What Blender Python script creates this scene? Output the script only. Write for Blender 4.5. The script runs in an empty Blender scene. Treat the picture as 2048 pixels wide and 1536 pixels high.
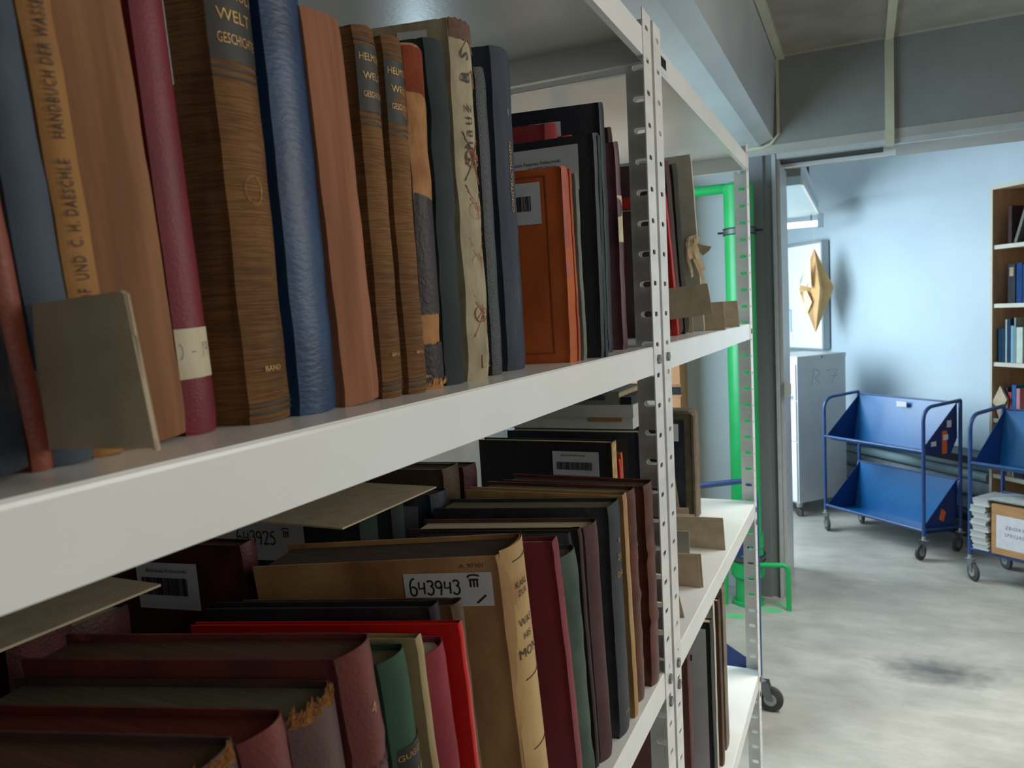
import bpy, bmesh, math, random
from mathutils import Vector, Matrix
random.seed(7)
S = bpy.context.scene
COL = S.collection
R = math.radians

# ------------------------------------------------------------------ camera
cam_data = bpy.data.cameras.new('camera')
cam = bpy.data.objects.new('camera', cam_data)
COL.objects.link(cam)
S.camera = cam
YAW, PITCH, ROLL = .434, .0893, -.0524
cy, sy, cp, sp, cr, sr = math.cos(YAW), math.sin(YAW), math.cos(PITCH), math.sin(PITCH), math.cos(ROLL), math.sin(ROLL)
Ry = Matrix(((cy, 0, sy), (0, 1, 0), (-sy, 0, cy)))
Rx = Matrix(((1, 0, 0), (0, cp, -sp), (0, sp, cp)))
Rz = Matrix(((cr, -sr, 0), (sr, cr, 0), (0, 0, 1)))
Bm = Matrix(((1, 0, 0), (0, 0, -1), (0, 1, 0)))
W = Rz @ Rx @ Ry @ Bm
right, down, fwd = W[0].copy(), W[1].copy(), W[2].copy()
M = Matrix((right, -down, -fwd)).transposed().to_4x4()
M.translation = Vector((0, 0, 1.70))
cam.matrix_world = M
cam_data.sensor_fit = 'HORIZONTAL'
cam_data.sensor_width = 36
cam_data.lens = 1530 / 2048 * 36
cam_data.clip_start = .02
cam_data.dof.use_dof = True
cam_data.dof.focus_distance = 1.0
cam_data.dof.aperture_fstop = 13

# ------------------------------------------------------------------ world, lights, exposure
S.view_settings.view_transform = 'Standard'
S.view_settings.look = 'None'
S.view_settings.gamma = 1
S.view_settings.exposure = 0.0
S.view_settings.use_curve_mapping = False
wd = bpy.data.worlds.new('world'); S.world = wd; wd.use_nodes = True
wd.node_tree.nodes['Background'].inputs[0].default_value = (.9, .95, 1, 1)
wd.node_tree.nodes['Background'].inputs[1].default_value = .12

def area(name, loc, target, sx, sy_, power, color):
    l = bpy.data.lights.new(name, 'AREA'); l.shape = 'RECTANGLE'; l.size = sx; l.size_y = sy_
    l.energy = power; l.color = color
    o = bpy.data.objects.new(name, l); COL.objects.link(o); o.location = loc
    o.rotation_euler = (Vector(target) - Vector(loc)).to_track_quat('-Z', 'Y').to_euler()
    return o
# added light for assumed aisle daylight (out of frame, to the right)
area('assumed_aisle_daylight', (1.75, 1.75, 2.15), (-.3, .75, 1.45), 1.3, 1.2, 24, (1, .96, .88))
# weak added fill from the camera side, lightens covers and cards facing it
area('camera_side_fill', (1.5, -.2, 2.0), (-.35, 2.0, 1.3), 1.2, 1.2, 6.5, (1, .97, .92))
# added downward fill that brightens the aisle floor ahead
al = area('aisle_floor_fill', (.9, 3.0, 2.96), (.9, 3.0, 0), .9, 1.4, 44, (1, .99, .96)); al.data.spread = R(105)
# cool light added for assumed window daylight from the reading room's left
area('assumed_reading_room_daylight', (-1.95, 5.45, 1.9), (.1, 6.5, 1.6), 1.3, 1.7, 112, (.80, .93, 1))
# weak neutral fill added from the right of the reading room
area('added_reading_room_fill', (2.3, 4.95, 1.9), (.2, 6.4, 1.9), 1.2, 1.1, 16, (1, .97, .95))
# light added for an assumed, unseen window behind the shelving
area('assumed_rear_daylight', (-1.9, 3.2, 1.75), (-.3, 4.0, 1.9), 1.2, 1.3, 46, (.62, .86, .98))

# ------------------------------------------------------------------ materials
MATS = {}
def lin(c):
    def f(v):
        v = v / 255
        return v / 12.92 if v <= .04045 else ((v + .055) / 1.055) ** 2.4
    return tuple(f(v) for v in c) + (1,)
def mat(name, c1, c2=None, rough=.6, sc=(20, 20, 20), nd=4, amt=(.35, .65), bump=0, bsc=(60, 60, 60), metal=0, coat=0, spec=.5, emit=None, emis=1, c3=None, wave=None):
    if name in MATS: return MATS[name]
    m = bpy.data.materials.new(name); m.use_nodes = True; MATS[name] = m
    nt = m.node_tree; N = nt.nodes; Lk = nt.links
    b = N['Principled BSDF']
    b.inputs['Roughness'].default_value = rough; b.inputs['Metallic'].default_value = metal
    b.inputs['Coat Weight'].default_value = coat; b.inputs['Specular IOR Level'].default_value = spec
    tc = N.new('ShaderNodeTexCoord')
    c2 = c2 or c1
    mp = N.new('ShaderNodeMapping'); mp.inputs['Scale'].default_value = sc
    no = N.new('ShaderNodeTexNoise'); no.inputs['Scale'].default_value = 1; no.inputs['Detail'].default_value = nd
    rp = N.new('ShaderNodeValToRGB')
    rp.color_ramp.elements[0].position = amt[0]; rp.color_ramp.elements[1].position = amt[1]
    rp.color_ramp.elements[0].color = lin(c1); rp.color_ramp.elements[1].color = lin(c2)
    if c3:
        e = rp.color_ramp.elements.new(min(1, amt[1] + .12)); e.color = lin(c3)
    Lk.new(tc.outputs['Object'], mp.inputs['Vector']); Lk.new(mp.outputs['Vector'], no.inputs['Vector'])
    Lk.new(no.outputs['Fac'], rp.inputs['Fac'])
    colout = rp.outputs['Color']
    if wave:
        mw = N.new('ShaderNodeMapping'); mw.inputs['Scale'].default_value = wave[0]
        nw = N.new('ShaderNodeTexNoise'); nw.inputs['Scale'].default_value = 1; nw.inputs['Detail'].default_value = 3
        mx = N.new('ShaderNodeMix'); mx.data_type = 'RGBA'; mx.blend_type = 'MULTIPLY'; mx.inputs[0].default_value = wave[1]
        rw = N.new('ShaderNodeValToRGB'); rw.color_ramp.elements[0].position = .4; rw.color_ramp.elements[1].position = .6
        rw.color_ramp.elements[0].color = (.25, .22, .2, 1)
        Lk.new(tc.outputs['Object'], mw.inputs['Vector']); Lk.new(mw.outputs['Vector'], nw.inputs['Vector'])
        Lk.new(nw.outputs['Fac'], rw.inputs['Fac']); Lk.new(colout, mx.inputs[6]); Lk.new(rw.outputs['Color'], mx.inputs[7])
        colout = mx.outputs[2]
    Lk.new(colout, b.inputs['Base Color'])
    if emit:
        b.inputs['Emission Color'].default_value = lin(emit); b.inputs['Emission Strength'].default_value = emis
    if bump:
        mb = N.new('ShaderNodeMapping'); mb.inputs['Scale'].default_value = bsc
        nb = N.new('ShaderNodeTexNoise'); nb.inputs['Scale'].default_value = 1; nb.inputs['Detail'].default_value = 3
        bp = N.new('ShaderNodeBump'); bp.inputs['Strength'].default_value = min(1, bump); bp.inputs['Distance'].default_value = .001
        Lk.new(tc.outputs['Object'], mb.inputs['Vector']); Lk.new(mb.outputs['Vector'], nb.inputs['Vector'])
        Lk.new(nb.outputs['Fac'], bp.inputs['Height']); Lk.new(bp.outputs['Normal'], b.inputs['Normal'])
    return m
def cloth(n, c1, c2=None, **k):
    return mat(n, c1, c2, rough=k.pop('rough', .8), sc=k.pop('sc', (30, 30, 14)), bump=k.pop('bump', .35), bsc=k.pop('bsc', (900, 900, 900)), spec=k.pop('spec', .3), **k)
def leather(n, c1, c2=None, **k):
    return mat(n, c1, c2, rough=k.pop('rough', .5), sc=k.pop('sc', (35, 35, 22)), nd=8, bump=k.pop('bump', .5), bsc=k.pop('bsc', (350, 350, 350)), spec=k.pop('spec', .4), **k)
def pages(n, c1, c2):
    return mat(n, c1, c2, rough=.85, sc=(6, 900, 6), nd=5, amt=(.3, .7), bump=.5, bsc=(6, 1400, 6), spec=.2)
WHITE = mat('white_enamel', (234, 235, 231), (239, 240, 236), rough=.24, sc=(8, 8, 8), bump=.12, bsc=(160, 160, 160), spec=.6)
POSTW = mat('white_post_enamel', (234, 234, 230), (218, 218, 216), rough=.3, sc=(6, 6, 30), bump=.25, bsc=(90, 90, 60), spec=.6)
STEEL = mat('zinc_bolt', (150, 152, 150), (110, 112, 110), rough=.35, metal=.8, sc=(200, 200, 200))
CARD = mat('grey_cardboard', (188, 172, 146), (174, 159, 134), rough=.9, sc=(40, 40, 40), nd=8, bump=.3, bsc=(700, 700, 700), spec=.15)
CARD2 = mat('pale_cardboard', (170, 155, 128), (150, 136, 112), rough=.9, sc=(60, 60, 60), bump=.2, spec=.15)
PAPER = mat('white_label_paper', (205, 207, 212), (196, 199, 206), rough=.75, sc=(30, 30, 30), spec=.2)
CREAMP = mat('cream_label_paper', (206, 196, 170), (190, 178, 150), rough=.75, sc=(60, 60, 30), spec=.2)
INK = mat('black_ink', (14, 14, 18), rough=.6)
INKB = mat('brown_ink', (58, 46, 36), rough=.7)
INKG = mat('grey_pencil', (112, 112, 116), rough=.8)
GOLD = mat('worn_gold', (200, 160, 86), (158, 122, 64), rough=.45, sc=(400, 400, 400), metal=.25)
REDINK = mat('faded_red_ink', (150, 92, 66), (165, 120, 92), rough=.8, sc=(200, 200, 200))

# ------------------------------------------------------------------ mesh helpers
class MB:
    def __init__(s): s.v = []; s.f = []; s.sm = []
    def add(s, vs, fs, smooth=False):
        o = len(s.v); s.v += [tuple(v) for v in vs]; s.f += [tuple(i + o for i in f) for f in fs]; s.sm += [smooth] * len(fs)
        return s
    def box(s, x0, y0, z0, x1, y1, z1, m=None):
        vs = [(x0, y0, z0), (x1, y0, z0), (x1, y1, z0), (x0, y1, z0), (x0, y0, z1), (x1, y0, z1), (x1, y1, z1), (x0, y1, z1)]
        if m: vs = [m @ Vector(v) for v in vs]
        return s.add(vs, [(0, 3, 2, 1), (4, 5, 6, 7), (0, 1, 5, 4), (1, 2, 6, 5), (2, 3, 7, 6), (3, 0, 4, 7)])
    def prism(s, pts, axis, a, b):
        n = len(pts)
        def mk(p, t):
            return {'x': (t, p[0], p[1]), 'y': (p[0], t, p[1]), 'z': (p[0], p[1], t)}[axis]
        vs = [mk(p, a) for p in pts] + [mk(p, b) for p in pts]
        return s.add(vs, [tuple(range(n))[::-1], tuple(range(n, 2 * n))] + [(i, (i + 1) % n, n + (i + 1) % n, n + i) for i in range(n)])
    def tube(s, path, r, seg=12, caps=True, closed=False):
        P = [Vector(p) for p in path]; n = len(P); rings = []
        up = None
        for i, p in enumerate(P):
            if closed: d = (P[(i + 1) % n] - P[i - 1]).normalized()
            else: d = (P[min(i + 1, n - 1)] - P[max(i - 1, 0)]).normalized()
            if up is None:
                up = Vector((0, 0, 1)) if abs(d.z) < .9 else Vector((1, 0, 0))
            a = d.cross(up).normalized(); b = a.cross(d).normalized(); up = b
            rr = r[i] if isinstance(r, (list, tuple)) else r
            rings.append([p + a * math.cos(2 * math.pi * k / seg) * rr + b * math.sin(2 * math.pi * k / seg) * rr for k in range(seg)])
        vs = [v for g in rings for v in g]; fs = []
        for i in range(n if closed else n - 1):
            j = (i + 1) % n
            for k in range(seg):
                fs.append((i * seg + k, i * seg + (k + 1) % seg, j * seg + (k + 1) % seg, j * seg + k))
        s.add(vs, fs, True)
        if caps and not closed:
            s.add(rings[0], [tuple(range(seg))[::-1]]); s.add(rings[-1], [tuple(range(seg))])
        return s
    def build(s, name, m, parent=None, loc=(0, 0, 0), rot=(0, 0, 0), fix=True):
        me = bpy.data.meshes.new(name); me.from_pydata(s.v, [], s.f); me.update()
        for p, q in zip(me.polygons, s.sm): p.use_smooth = q
        if fix:
            b = bmesh.new(); b.from_mesh(me); bmesh.ops.remove_doubles(b, verts=b.verts, dist=1e-6)
            bmesh.ops.recalc_face_normals(b, faces=b.faces); b.to_mesh(me); b.free()
        if any(s.sm): me.set_sharp_from_angle(angle=R(38))
        me.materials.append(m)
        o = bpy.data.objects.new(name, me); COL.objects.link(o)
        o.location = loc; o.rotation_euler = rot
        if parent: o.parent = parent
        return o
def empty(name, loc=(0, 0, 0), rot=(0, 0, 0)):
    o = bpy.data.objects.new(name, None); COL.objects.link(o); o.location = loc; o.rotation_euler = rot; o.empty_display_size = .05
    return o
def tag(o, label, cat, group=None):
    o['label'] = label; o['category'] = cat
    if group: o['group'] = group
    return o
def struct(o): o['kind'] = 'structure'; return o
def kids(o): return [c for c in bpy.data.objects if c.parent == o]
def copy_tree(o, parent=None):
    c = o.copy(); COL.objects.link(c)
    if parent: c.parent = parent
    for ch in kids(o): copy_tree(ch, c)
    return c
_tx = {}
def text_mesh(txt, size, font_shear=0, spacing=1.0, offset=0):
    key = (txt, size, font_shear, spacing, offset)
    if key in _tx: return _tx[key]
    cu = bpy.data.curves.new('t', 'FONT'); cu.body = txt; cu.size = size; cu.align_x = 'CENTER'; cu.align_y = 'CENTER'
    cu.shear = font_shear; cu.space_character = spacing; cu.offset = offset; cu.resolution_u = 2
    o = bpy.data.objects.new('t', cu); COL.objects.link(o)
    dg = bpy.context.evaluated_depsgraph_get(); dg.update()
    me = bpy.data.meshes.new_from_object(o.evaluated_get(dg))
    res = ([tuple(v.co) for v in me.vertices], [tuple(p.vertices) for p in me.polygons])
    bpy.data.objects.remove(o); bpy.data.curves.remove(cu); bpy.data.meshes.remove(me)
    _tx[key] = res
    return res
def put_text(name, txt, size, fn, m, parent, sx=1, **k):
    vs, fs = text_mesh(txt, size, **k)
    vs = [(v[0] * sx, v[1], 0) for v in vs]
    b = MB(); b.add([fn(v[0], v[1]) for v in vs], fs)
    return b.build(name, m, parent, fix=False)

# pen strokes for handwriting: each glyph is a list of polylines in a 1 x 1.4 box
def arc(cx, cy_, rx, ry, a0, a1, n=12):
    return [(cx + rx * math.cos(R(a0 + (a1 - a0) * i / n)), cy_ + ry * math.sin(R(a0 + (a1 - a0) * i / n))) for i in range(n + 1)]
GL = {
 '6': [arc(.75, .75, .55, .65, 100, 190) + arc(.5, .35, .3, .35, 170, 480)],
 '4': [[(.25, 1.1), (.2, .55), (.75, .6)], [(.75, 1.05), (.7, .1)]],
 '3': [arc(.45, .95, .28, .22, 150, -80) + arc(.45, .4, .32, .35, 80, -150)],
 '9': [arc(.45, .85, .28, .28, 20, 380) + [(.72, .6), (.6, 0)]],
 '2': [arc(.45, .9, .3, .25, 160, -30) + [(.3, .1), (.2, .05), (.8, .1)]],
 '5': [[(.75, 1.15), (.35, 1.1), (.3, .7)] + arc(.42, .38, .3, .34, 100, -140)],
 '1': [[(.3, .85), (.6, 1.2), (.45, 0)]],
 '8': [arc(.48, .9, .25, .25, -90, 270) + arc(.48, .32, .3, .32, 90, -270)],
 '-': [[(.15, .5), (.75, .52)]],
 ')': [arc(.1, .6, .5, .6, 80, -80)],
 '/': [[(.1, -.2), (.9, .5)]],
 'M': [[(.1, 1), (.1, .4)], [(.35, 1), (.35, .4)], [(.6, 1), (.6, .4)], [(.0, 1.0), (.7, 1.0)], [(-.05, 1.15)] + arc(.35, 1.2, .45, .18, 160, 20)],
 'R': [[(.2, 0), (.4, 1.2)], arc(.5, .95, .4, .3, 110, -90) + [(.9, .1)]],
 '7': [[(.0, 1.1), (.9, 1.15), (.4, 0)], [(.3, .6), (.9, .6)]],
 ' ': [],
}
def handwriting(txt, h, w, fn, m, parent, name='handwriting', adv=.85):
    b = MB(); x = 0
    for ch in txt:
        for pl in GL[ch]:
            pts = [Vector((x + p[0], p[1])) for p in pl]
            for i, p in enumerate(pts):
                pass
            L_, Rr = [], []
            for i, p in enumerate(pts):
                d = (pts[min(i + 1, len(pts) - 1)] - pts[max(i - 1, 0)])
                if d.length < 1e-9: d = Vector((1, 0))
                d.normalize(); nn = Vector((-d.y, d.x)) * (w / h / 2)
                L_.append(p + nn); Rr.append(p - nn)
            n = len(pts)
            b.add([fn(q.x * h, q.y * h) for q in L_ + Rr], [(i, i + 1, n + i + 1, n + i) for i in range(n - 1)])
        x += adv
    return b.build(name, m, parent, fix=False)

# ------------------------------------------------------------------ books
def spine_profile(t, r, n=10):
    """points from near joint to far joint along the spine, x<=0"""
    return [(-r * (1 - math.cos(math.pi / 2 * (2 * i / n - 1)) ** .9 if 0 < i < n else 1 * r) if False else -r * ((2 * i / n - 1) ** 2), t * i / n) for i in range(n + 1)]
class Book:
    pass
def sp_pt(t, r, u, off=.0004):
    """u in 0..1 across the spine -> (x, y) on the outside, pushed out by off"""
    s = 2 * u - 1
    x = -r * s * s; y = t * u
    nx, ny = 1, 2 * r * s * 2 / t
    l = math.hypot(nx, ny)
    return x + off * nx / l, y + off * ny / l
def book(X, yb, yt, t, H, D=.2, z0=1.638, cov=None, pg=None, r=.004, bd=.0022, hinge=True, wob=.0004, squares=.003, label=None, cat='book', group=None, name='book', twist=0, headcap=.002, seedn=0, bands=0, sk=0):
    rnd = random.Random(int((X * 7919 + yb * 104729 + H * 1299709) * 10))
    ang = math.atan2(yb - yt, H)
    root = empty(name, (X, yb if ang >= 0 else yb, z0 + (0 if ang >= 0 else t * math.sin(-ang))), (ang, 0, R(twist)))
    n = 12
    outer = [(-D, 0.0), (-D * .55, 0.0)]
    if hinge and t > .008:
        outer += [(-r - .013, 0), (-r - .009, .0016), (-r - .004, .0009)]
    outer += [(-r * ((2 * i / n - 1) ** 2), t * i / n) for i in range(n + 1)]
    if hinge and t > .008:
        outer += [(-r - .004, t - .0009), (-r - .009, t - .0016), (-r - .013, t)]
    outer += [(-D * .55, t), (-D, t)]
    inner = []
    for (x, y) in outer:
        yy = min(max(y, bd), t - bd)
        xx = x if (y < bd or y > t - bd) and x < -r - .0005 else x - bd
        inner.append((xx, yy))
    m = len(outer)
    K = max(8, int(H / .012))
    vs, fs = [], []
    ph = [rnd.uniform(0, 6.28) for _ in range(6)]
    for k in range(K + 1):
        q = k / K; z = H * q
        dz = wob * (math.sin(q * 9 + ph[0]) + .6 * math.sin(q * 23 + ph[1]) + .4 * math.sin(q * 47 + ph[2]))
        sx = wob * (math.sin(q * 7 + ph[3]) + .5 * math.sin(q * 31 + ph[4]))
        edge = max(0, 1 - min(q, 1 - q) * H / .006)
        bnd = 0
        if bands:
            for bi in range(1, bands + 1):
                c = bi / (bands + 1)
                bnd = max(bnd, math.exp(-((q - c) * H / .0035) ** 2) * .0022)
        for i, (x, y) in enumerate(outer):
            fr = 1 if x > -.012 else 0
            zz = z
            if fr and k in (0, K) and headcap:
                u = y / t
                zz = z + (headcap if k else -headcap * .0) * (math.sin(math.pi * u)) * (1 if k else 0)
            vs.append((x + (sx + bnd) * fr - edge * .0012 * fr, y + dz * (1 if fr else .6), zz))
        for i, (x, y) in enumerate(inner):
            fr = 1 if x > -.012 else 0
            zz = z + (headcap * math.sin(math.pi * y / t) if (fr and k == K and headcap) else 0)
            vs.append((x + sx * fr, y + dz * (1 if fr else .6), zz))
    for k in range(K):
        a = k * 2 * m; c = a + 2 * m
        for i in range(m - 1):
            fs.append((a + i, a + i + 1, c + i + 1, c + i))
            fs.append((a + m + i + 1, a + m + i, c + m + i, c + m + i + 1))
        fs.append((a + m, a, c, c + m)); fs.append((a + m - 1, a + 2 * m - 1, c + 2 * m - 1, c + m - 1))
    t0 = K * 2 * m
    for i in range(m - 1):
        fs.append((t0 + i, t0 + i + 1, t0 + m + i + 1, t0 + m + i))
        fs.append((i + 1, i, m + i, m + i + 1))
    vs = [(v[0], v[1] + sk * min(0, v[0] + .004), v[2]) for v in vs]
    b = MB(); b.add(vs, fs, True)
    cv = b.build('cover', cov, root)
    # page block with a back that follows the spine
    e = squares
    pb = [(-D + e + .001, bd + .0003), (-r - .004, bd + .0003)]
    pb += [(-r * ((2 * i / 8 - 1) ** 2) - bd - .0015, bd + .0006 + (t - 2 * bd - .0012) * i / 8) for i in range(9)]
    pb += [(-r - .004, t - bd - .0003), (-D + e + .001, t - bd - .0003)]
    pb = [(x, y + sk * min(0, x + .004)) for x, y in pb]
    if t > 2 * bd + .002:
        MB().prism(pb, 'z', e, H - e).build('page_block', pg or PG['cream'], root)
    B = Book(); B.root = root; B.t = t; B.r = r; B.H = H; B.D = D; B.sk = sk
    if label: tag(root, label, cat, group)
    return B
PG = dict(cream=pages('cream_pages', (196, 184, 152), (168, 154, 122)), dark=pages('darkened_pages', (84, 74, 66), (62, 52, 48)),
          grey=pages('dusty_grey_pages', (112, 106, 84), (86, 80, 66)), red=pages('red_stained_pages', (112, 48, 38), (84, 34, 28)),
          rust=pages('rusty_pages', (120, 62, 44), (88, 46, 36)), pale=pages('pale_pages', (214, 204, 178), (196, 184, 156)), brown=pages('brown_pages', (104, 76, 60), (80, 58, 50)))
def band(B, z0, z1, m, name='title_band', u0=0, u1=1, off=.0005, rag=0):
    b = MB(); n = 12; vs = []
    for i in range(n + 1):
        u = u0 + (u1 - u0) * i / n
        x, y = sp_pt(B.t, B.r, u, off)
        vs += [(x, y, z0 + (random.uniform(-rag, rag) if rag else 0)), (x, y, z1 + (random.uniform(-rag, rag) if rag else 0))]
    b.add(vs, [(2 * i, 2 * i + 2, 2 * i + 3, 2 * i + 1) for i in range(n)], True)
    return b.build(name, m, B.root, fix=False)
def spine_text(B, txt, size, z, m=GOLD, u=.5, vertical=False, off=.0009, parent=None, **k):
    def fn(a, c):
        if vertical:   # reads upwards
            uu = u - c / B.t; zz = z + a
        else:
            uu = u + a / B.t; zz = z + c
        x, y = sp_pt(B.t, B.r, min(max(uu, .01), .99), off)
        return (x, y, zz)
    return put_text('title', txt, size, fn, m, parent or B.root, **k)
def cover_label(B, x0, x1, z0, z1, m=PAPER, name='label', skew=0, off=.0006):
    b = MB(); b.box(0, 0, 0, x1 - x0, .0003, z1 - z0)
    o = b.build(name, m, B.root, (x0, -off - .0003 - .0006 + B.sk * (x0 + .004), z0), (0, R(skew), math.atan(B.sk)))
    return o
def barcode(lab, x0, x1, z0, z1):
    b = MB(); x = x0; rnd = random.Random(3)
    while x < x1:
        w = rnd.choice([.0005, .0008, .0013]); b.box(x, -.0004, z0, min(x + w, x1), -.0002, z1); x += w + rnd.choice([.0004, .0006, .0009])
    return b.build('barcode', INK, lab)
def lab_text(lab, txt, size, x, z, m=INK):
    return put_text('printed_text', txt, size, lambda a, c: (x + a, -.0004, z + c), m, lab)

# ------------------------------------------------------------------ room
WALLM = mat('grey_painted_wall', (142, 144, 140), (132, 134, 132), rough=.75, sc=(3, 3, 3), bump=.2, bsc=(80, 80, 80), spec=.2)
WALLW = mat('white_painted_wall', (206, 208, 210), (196, 199, 202), rough=.7, sc=(2, 2, 2), bump=.15, bsc=(60, 60, 60), spec=.25)
WALLB = mat('pale_blue_white_wall', (188, 208, 220), (178, 198, 212), rough=.5, sc=(1.2, 1.2, 1.2), bump=.1, bsc=(40, 40, 40), spec=.3)
CEIL = mat('dull_ceiling_paint', (158, 152, 140), (146, 140, 130), rough=.85, sc=(5, 5, 5), bump=.2, bsc=(120, 120, 120), spec=.15)
TRUNK = mat('cream_trunking', (200, 196, 172), (190, 186, 162), rough=.45, sc=(5, 5, 5))

def floor_material():
    m = bpy.data.materials.new('polished_concrete'); m.use_nodes = True; nt = m.node_tree; N = nt.nodes; L = nt.links
    b = N['Principled BSDF']; tc = N.new('ShaderNodeTexCoord')
    mp = N.new('ShaderNodeMapping'); mp.inputs['Rotation'].default_value = (0, 0, .5); mp.inputs['Scale'].default_value = (3.2, 8, 1)
    n1 = N.new('ShaderNodeTexNoise'); n1.inputs['Scale'].default_value = 1.4; n1.inputs['Detail'].default_value = 12; n1.inputs['Roughness'].default_value = .72
    r1 = N.new('ShaderNodeValToRGB'); r1.color_ramp.elements[0].position = .3; r1.color_ramp.elements[1].position = .68
    r1.color_ramp.elements[0].color = lin((164, 163, 154)); r1.color_ramp.elements[1].color = lin((192, 191, 182))
    n2 = N.new('ShaderNodeTexNoise'); n2.inputs['Scale'].default_value = 2.5; n2.inputs['Detail'].default_value = 6
    r2 = N.new('ShaderNodeValToRGB'); r2.color_ramp.elements[0].position = .35; r2.color_ramp.elements[1].position = .7
    r2.color_ramp.elements[0].color = (.72, .72, .72, 1); r2.color_ramp.elements[1].color = (1, 1, 1, 1)
    mx = N.new('ShaderNodeMix'); mx.data_type = 'RGBA'; mx.blend_type = 'MULTIPLY'; mx.inputs[0].default_value = 1
    L.new(tc.outputs['Object'], mp.inputs['Vector']); L.new(mp.outputs['Vector'], n1.inputs['Vector']); L.new(tc.outputs['Object'], n2.inputs['Vector'])
    L.new(n1.outputs['Fac'], r1.inputs['Fac']); L.new(n2.outputs['Fac'], r2.inputs['Fac'])
    L.new(r1.outputs['Color'], mx.inputs[6]); L.new(r2.outputs['Color'], mx.inputs[7])
    # oily stain on the concrete
    ms = N.new('ShaderNodeMapping'); ms.vector_type = 'POINT'; ms.inputs['Location'].default_value = (-.28 / .30, -3.79 / .17, 0); ms.inputs['Scale'].default_value = (1 / .30, 1 / .17, 0)
    ln = N.new('ShaderNodeVectorMath'); ln.operation = 'LENGTH'
    n3 = N.new('ShaderNodeTexNoise'); n3.inputs['Scale'].default_value = 14; n3.inputs['Detail'].default_value = 5
    ad = N.new('ShaderNodeMath'); ad.operation = 'ADD'; sb = N.new('ShaderNodeMath'); sb.operation = 'SUBTRACT'; sb.inputs[1].default_value = .5
    r3 = N.new('ShaderNodeValToRGB'); r3.color_ramp.elements[0].position = .15; r3.color_ramp.elements[1].position = 1.0
    r3.color_ramp.elements[0].color = (.30, .31, .33, 1); r3.color_ramp.elements[1].color = (1, 1, 1, 1)
    mx2 = N.new('ShaderNodeMix'); mx2.data_type = 'RGBA'; mx2.blend_type = 'MULTIPLY'; mx2.inputs[0].default_value = 1
    L.new(tc.outputs['Object'], ms.inputs['Vector']); L.new(ms.outputs['Vector'], ln.inputs[0]); L.new(tc.outputs['Object'], n3.inputs['Vector'])
    L.new(n3.outputs['Fac'], sb.inputs[0]); L.new(ln.outputs['Value'], ad.inputs[0]); L.new(sb.outputs[0], ad.inputs[1])
    L.new(ad.outputs[0], r3.inputs['Fac']); L.new(mx.outputs[2], mx2.inputs[6]); L.new(r3.outputs['Color'], mx2.inputs[7])
    L.new(mx2.outputs[2], b.inputs['Base Color'])
    rr = N.new('ShaderNodeMapRange'); rr.inputs[3].default_value = .28; rr.inputs[4].default_value = .5
    L.new(n1.outputs['Fac'], rr.inputs[0]); L.new(rr.outputs[0], b.inputs['Roughness'])
    bp = N.new('ShaderNodeBump'); bp.inputs['Strength'].default_value = .25; bp.inputs['Distance'].default_value = .004
    L.new(n1.outputs['Fac'], bp.inputs['Height']); L.new(bp.outputs['Normal'], b.inputs['Normal'])
    return m
struct(MB().box(-2.2, -1.5, -.1, 3.0, 10, 0).build('floor', floor_material()))
ZC = 3.015
struct(MB().box(-2.2, -1.5, ZC, 3.0, 10, ZC + .1).build('ceiling', CEIL))
struct(MB().box(-2.3, -1.5, 0, -2.2, 10, ZC).build('wall_left', WALLW))
struct(MB().box(3.0, -1.5, 0, 3.1, 10, ZC).build('wall_right', WALLM))
struct(MB().box(-2.3, -1.6, 0, 3.1, -1.5, ZC).build('wall_rear', WALLM))
# front partition: solid left of the doorway, lintel over it
struct(MB().box(-2.2, 4.62, 0, -.60, 4.80, 2.50).build('wall_front', WALLW))
fw = struct(MB().box(-2.2, 4.50, 2.55, 3.0, 5.07, ZC).build('wall_lintel', WALLM))
struct(MB().box(-.62, 4.498, 2.502, 3.0, 5.07, 2.551).build('trim_1', mat('lintel_fascia', (176, 174, 168), (166, 164, 160), rough=.6, sc=(4, 4, 4))))
# column left of the doorway
cb = MB(); cb.prism([(-.62, 4.50), (-.50, 4.50), (-.493, 4.515), (-.43, 4.515), (-.43, 5.07), (-.62, 5.07)], 'z', 0, 2.55)
struct(cb.build('wall_column', mat('column_grey_paint', (128, 132, 134), (118, 122, 126), rough=.6, sc=(4, 4, 2))))
# door frame
fb = MB(); fb.box(-.452, 4.494, 0, -.432, 4.514, 2.50); fb.box(-.43, 4.50, 2.474, 3.0, 4.53, 2.502)
fb.box(-.4295, 4.52, 0, -.412, 4.56, 2.474); fb.box(-.4295, 4.60, 0, -.418, 5.0, 2.474)
struct(fb.build('door_frame', mat('frame_paint', (190, 194, 194), (180, 184, 186), rough=.4)))
sl = MB(); sl.box(-.41, 4.534, 2.46, .10, 4.56, 2.472); sl.box(-.41, 4.562, 2.452, .10, 4.575, 2.462)
struct(sl.build('trim_2', mat('dark_track', (66, 66, 62), rough=.5)))
sl = MB(); sl.box(-.41, 4.60, 2.44, .16, 4.64, 2.466)
struct(sl.build('trim_3', mat('white_track', (214, 220, 222), rough=.4)))
# latch box on the jamb
lb = MB(); lb.prism([(-.411, 1.165), (-.388, 1.163), (-.377, 1.175), (-.376, 1.235), (-.386, 1.248), (-.411, 1.25)], 'y', 4.50, 4.545)
tag(lb.build('door_latch', mat('latch_plastic', (176, 172, 162), rough=.5)), 'small pale latch box on the grey door jamb', 'latch')
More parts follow.
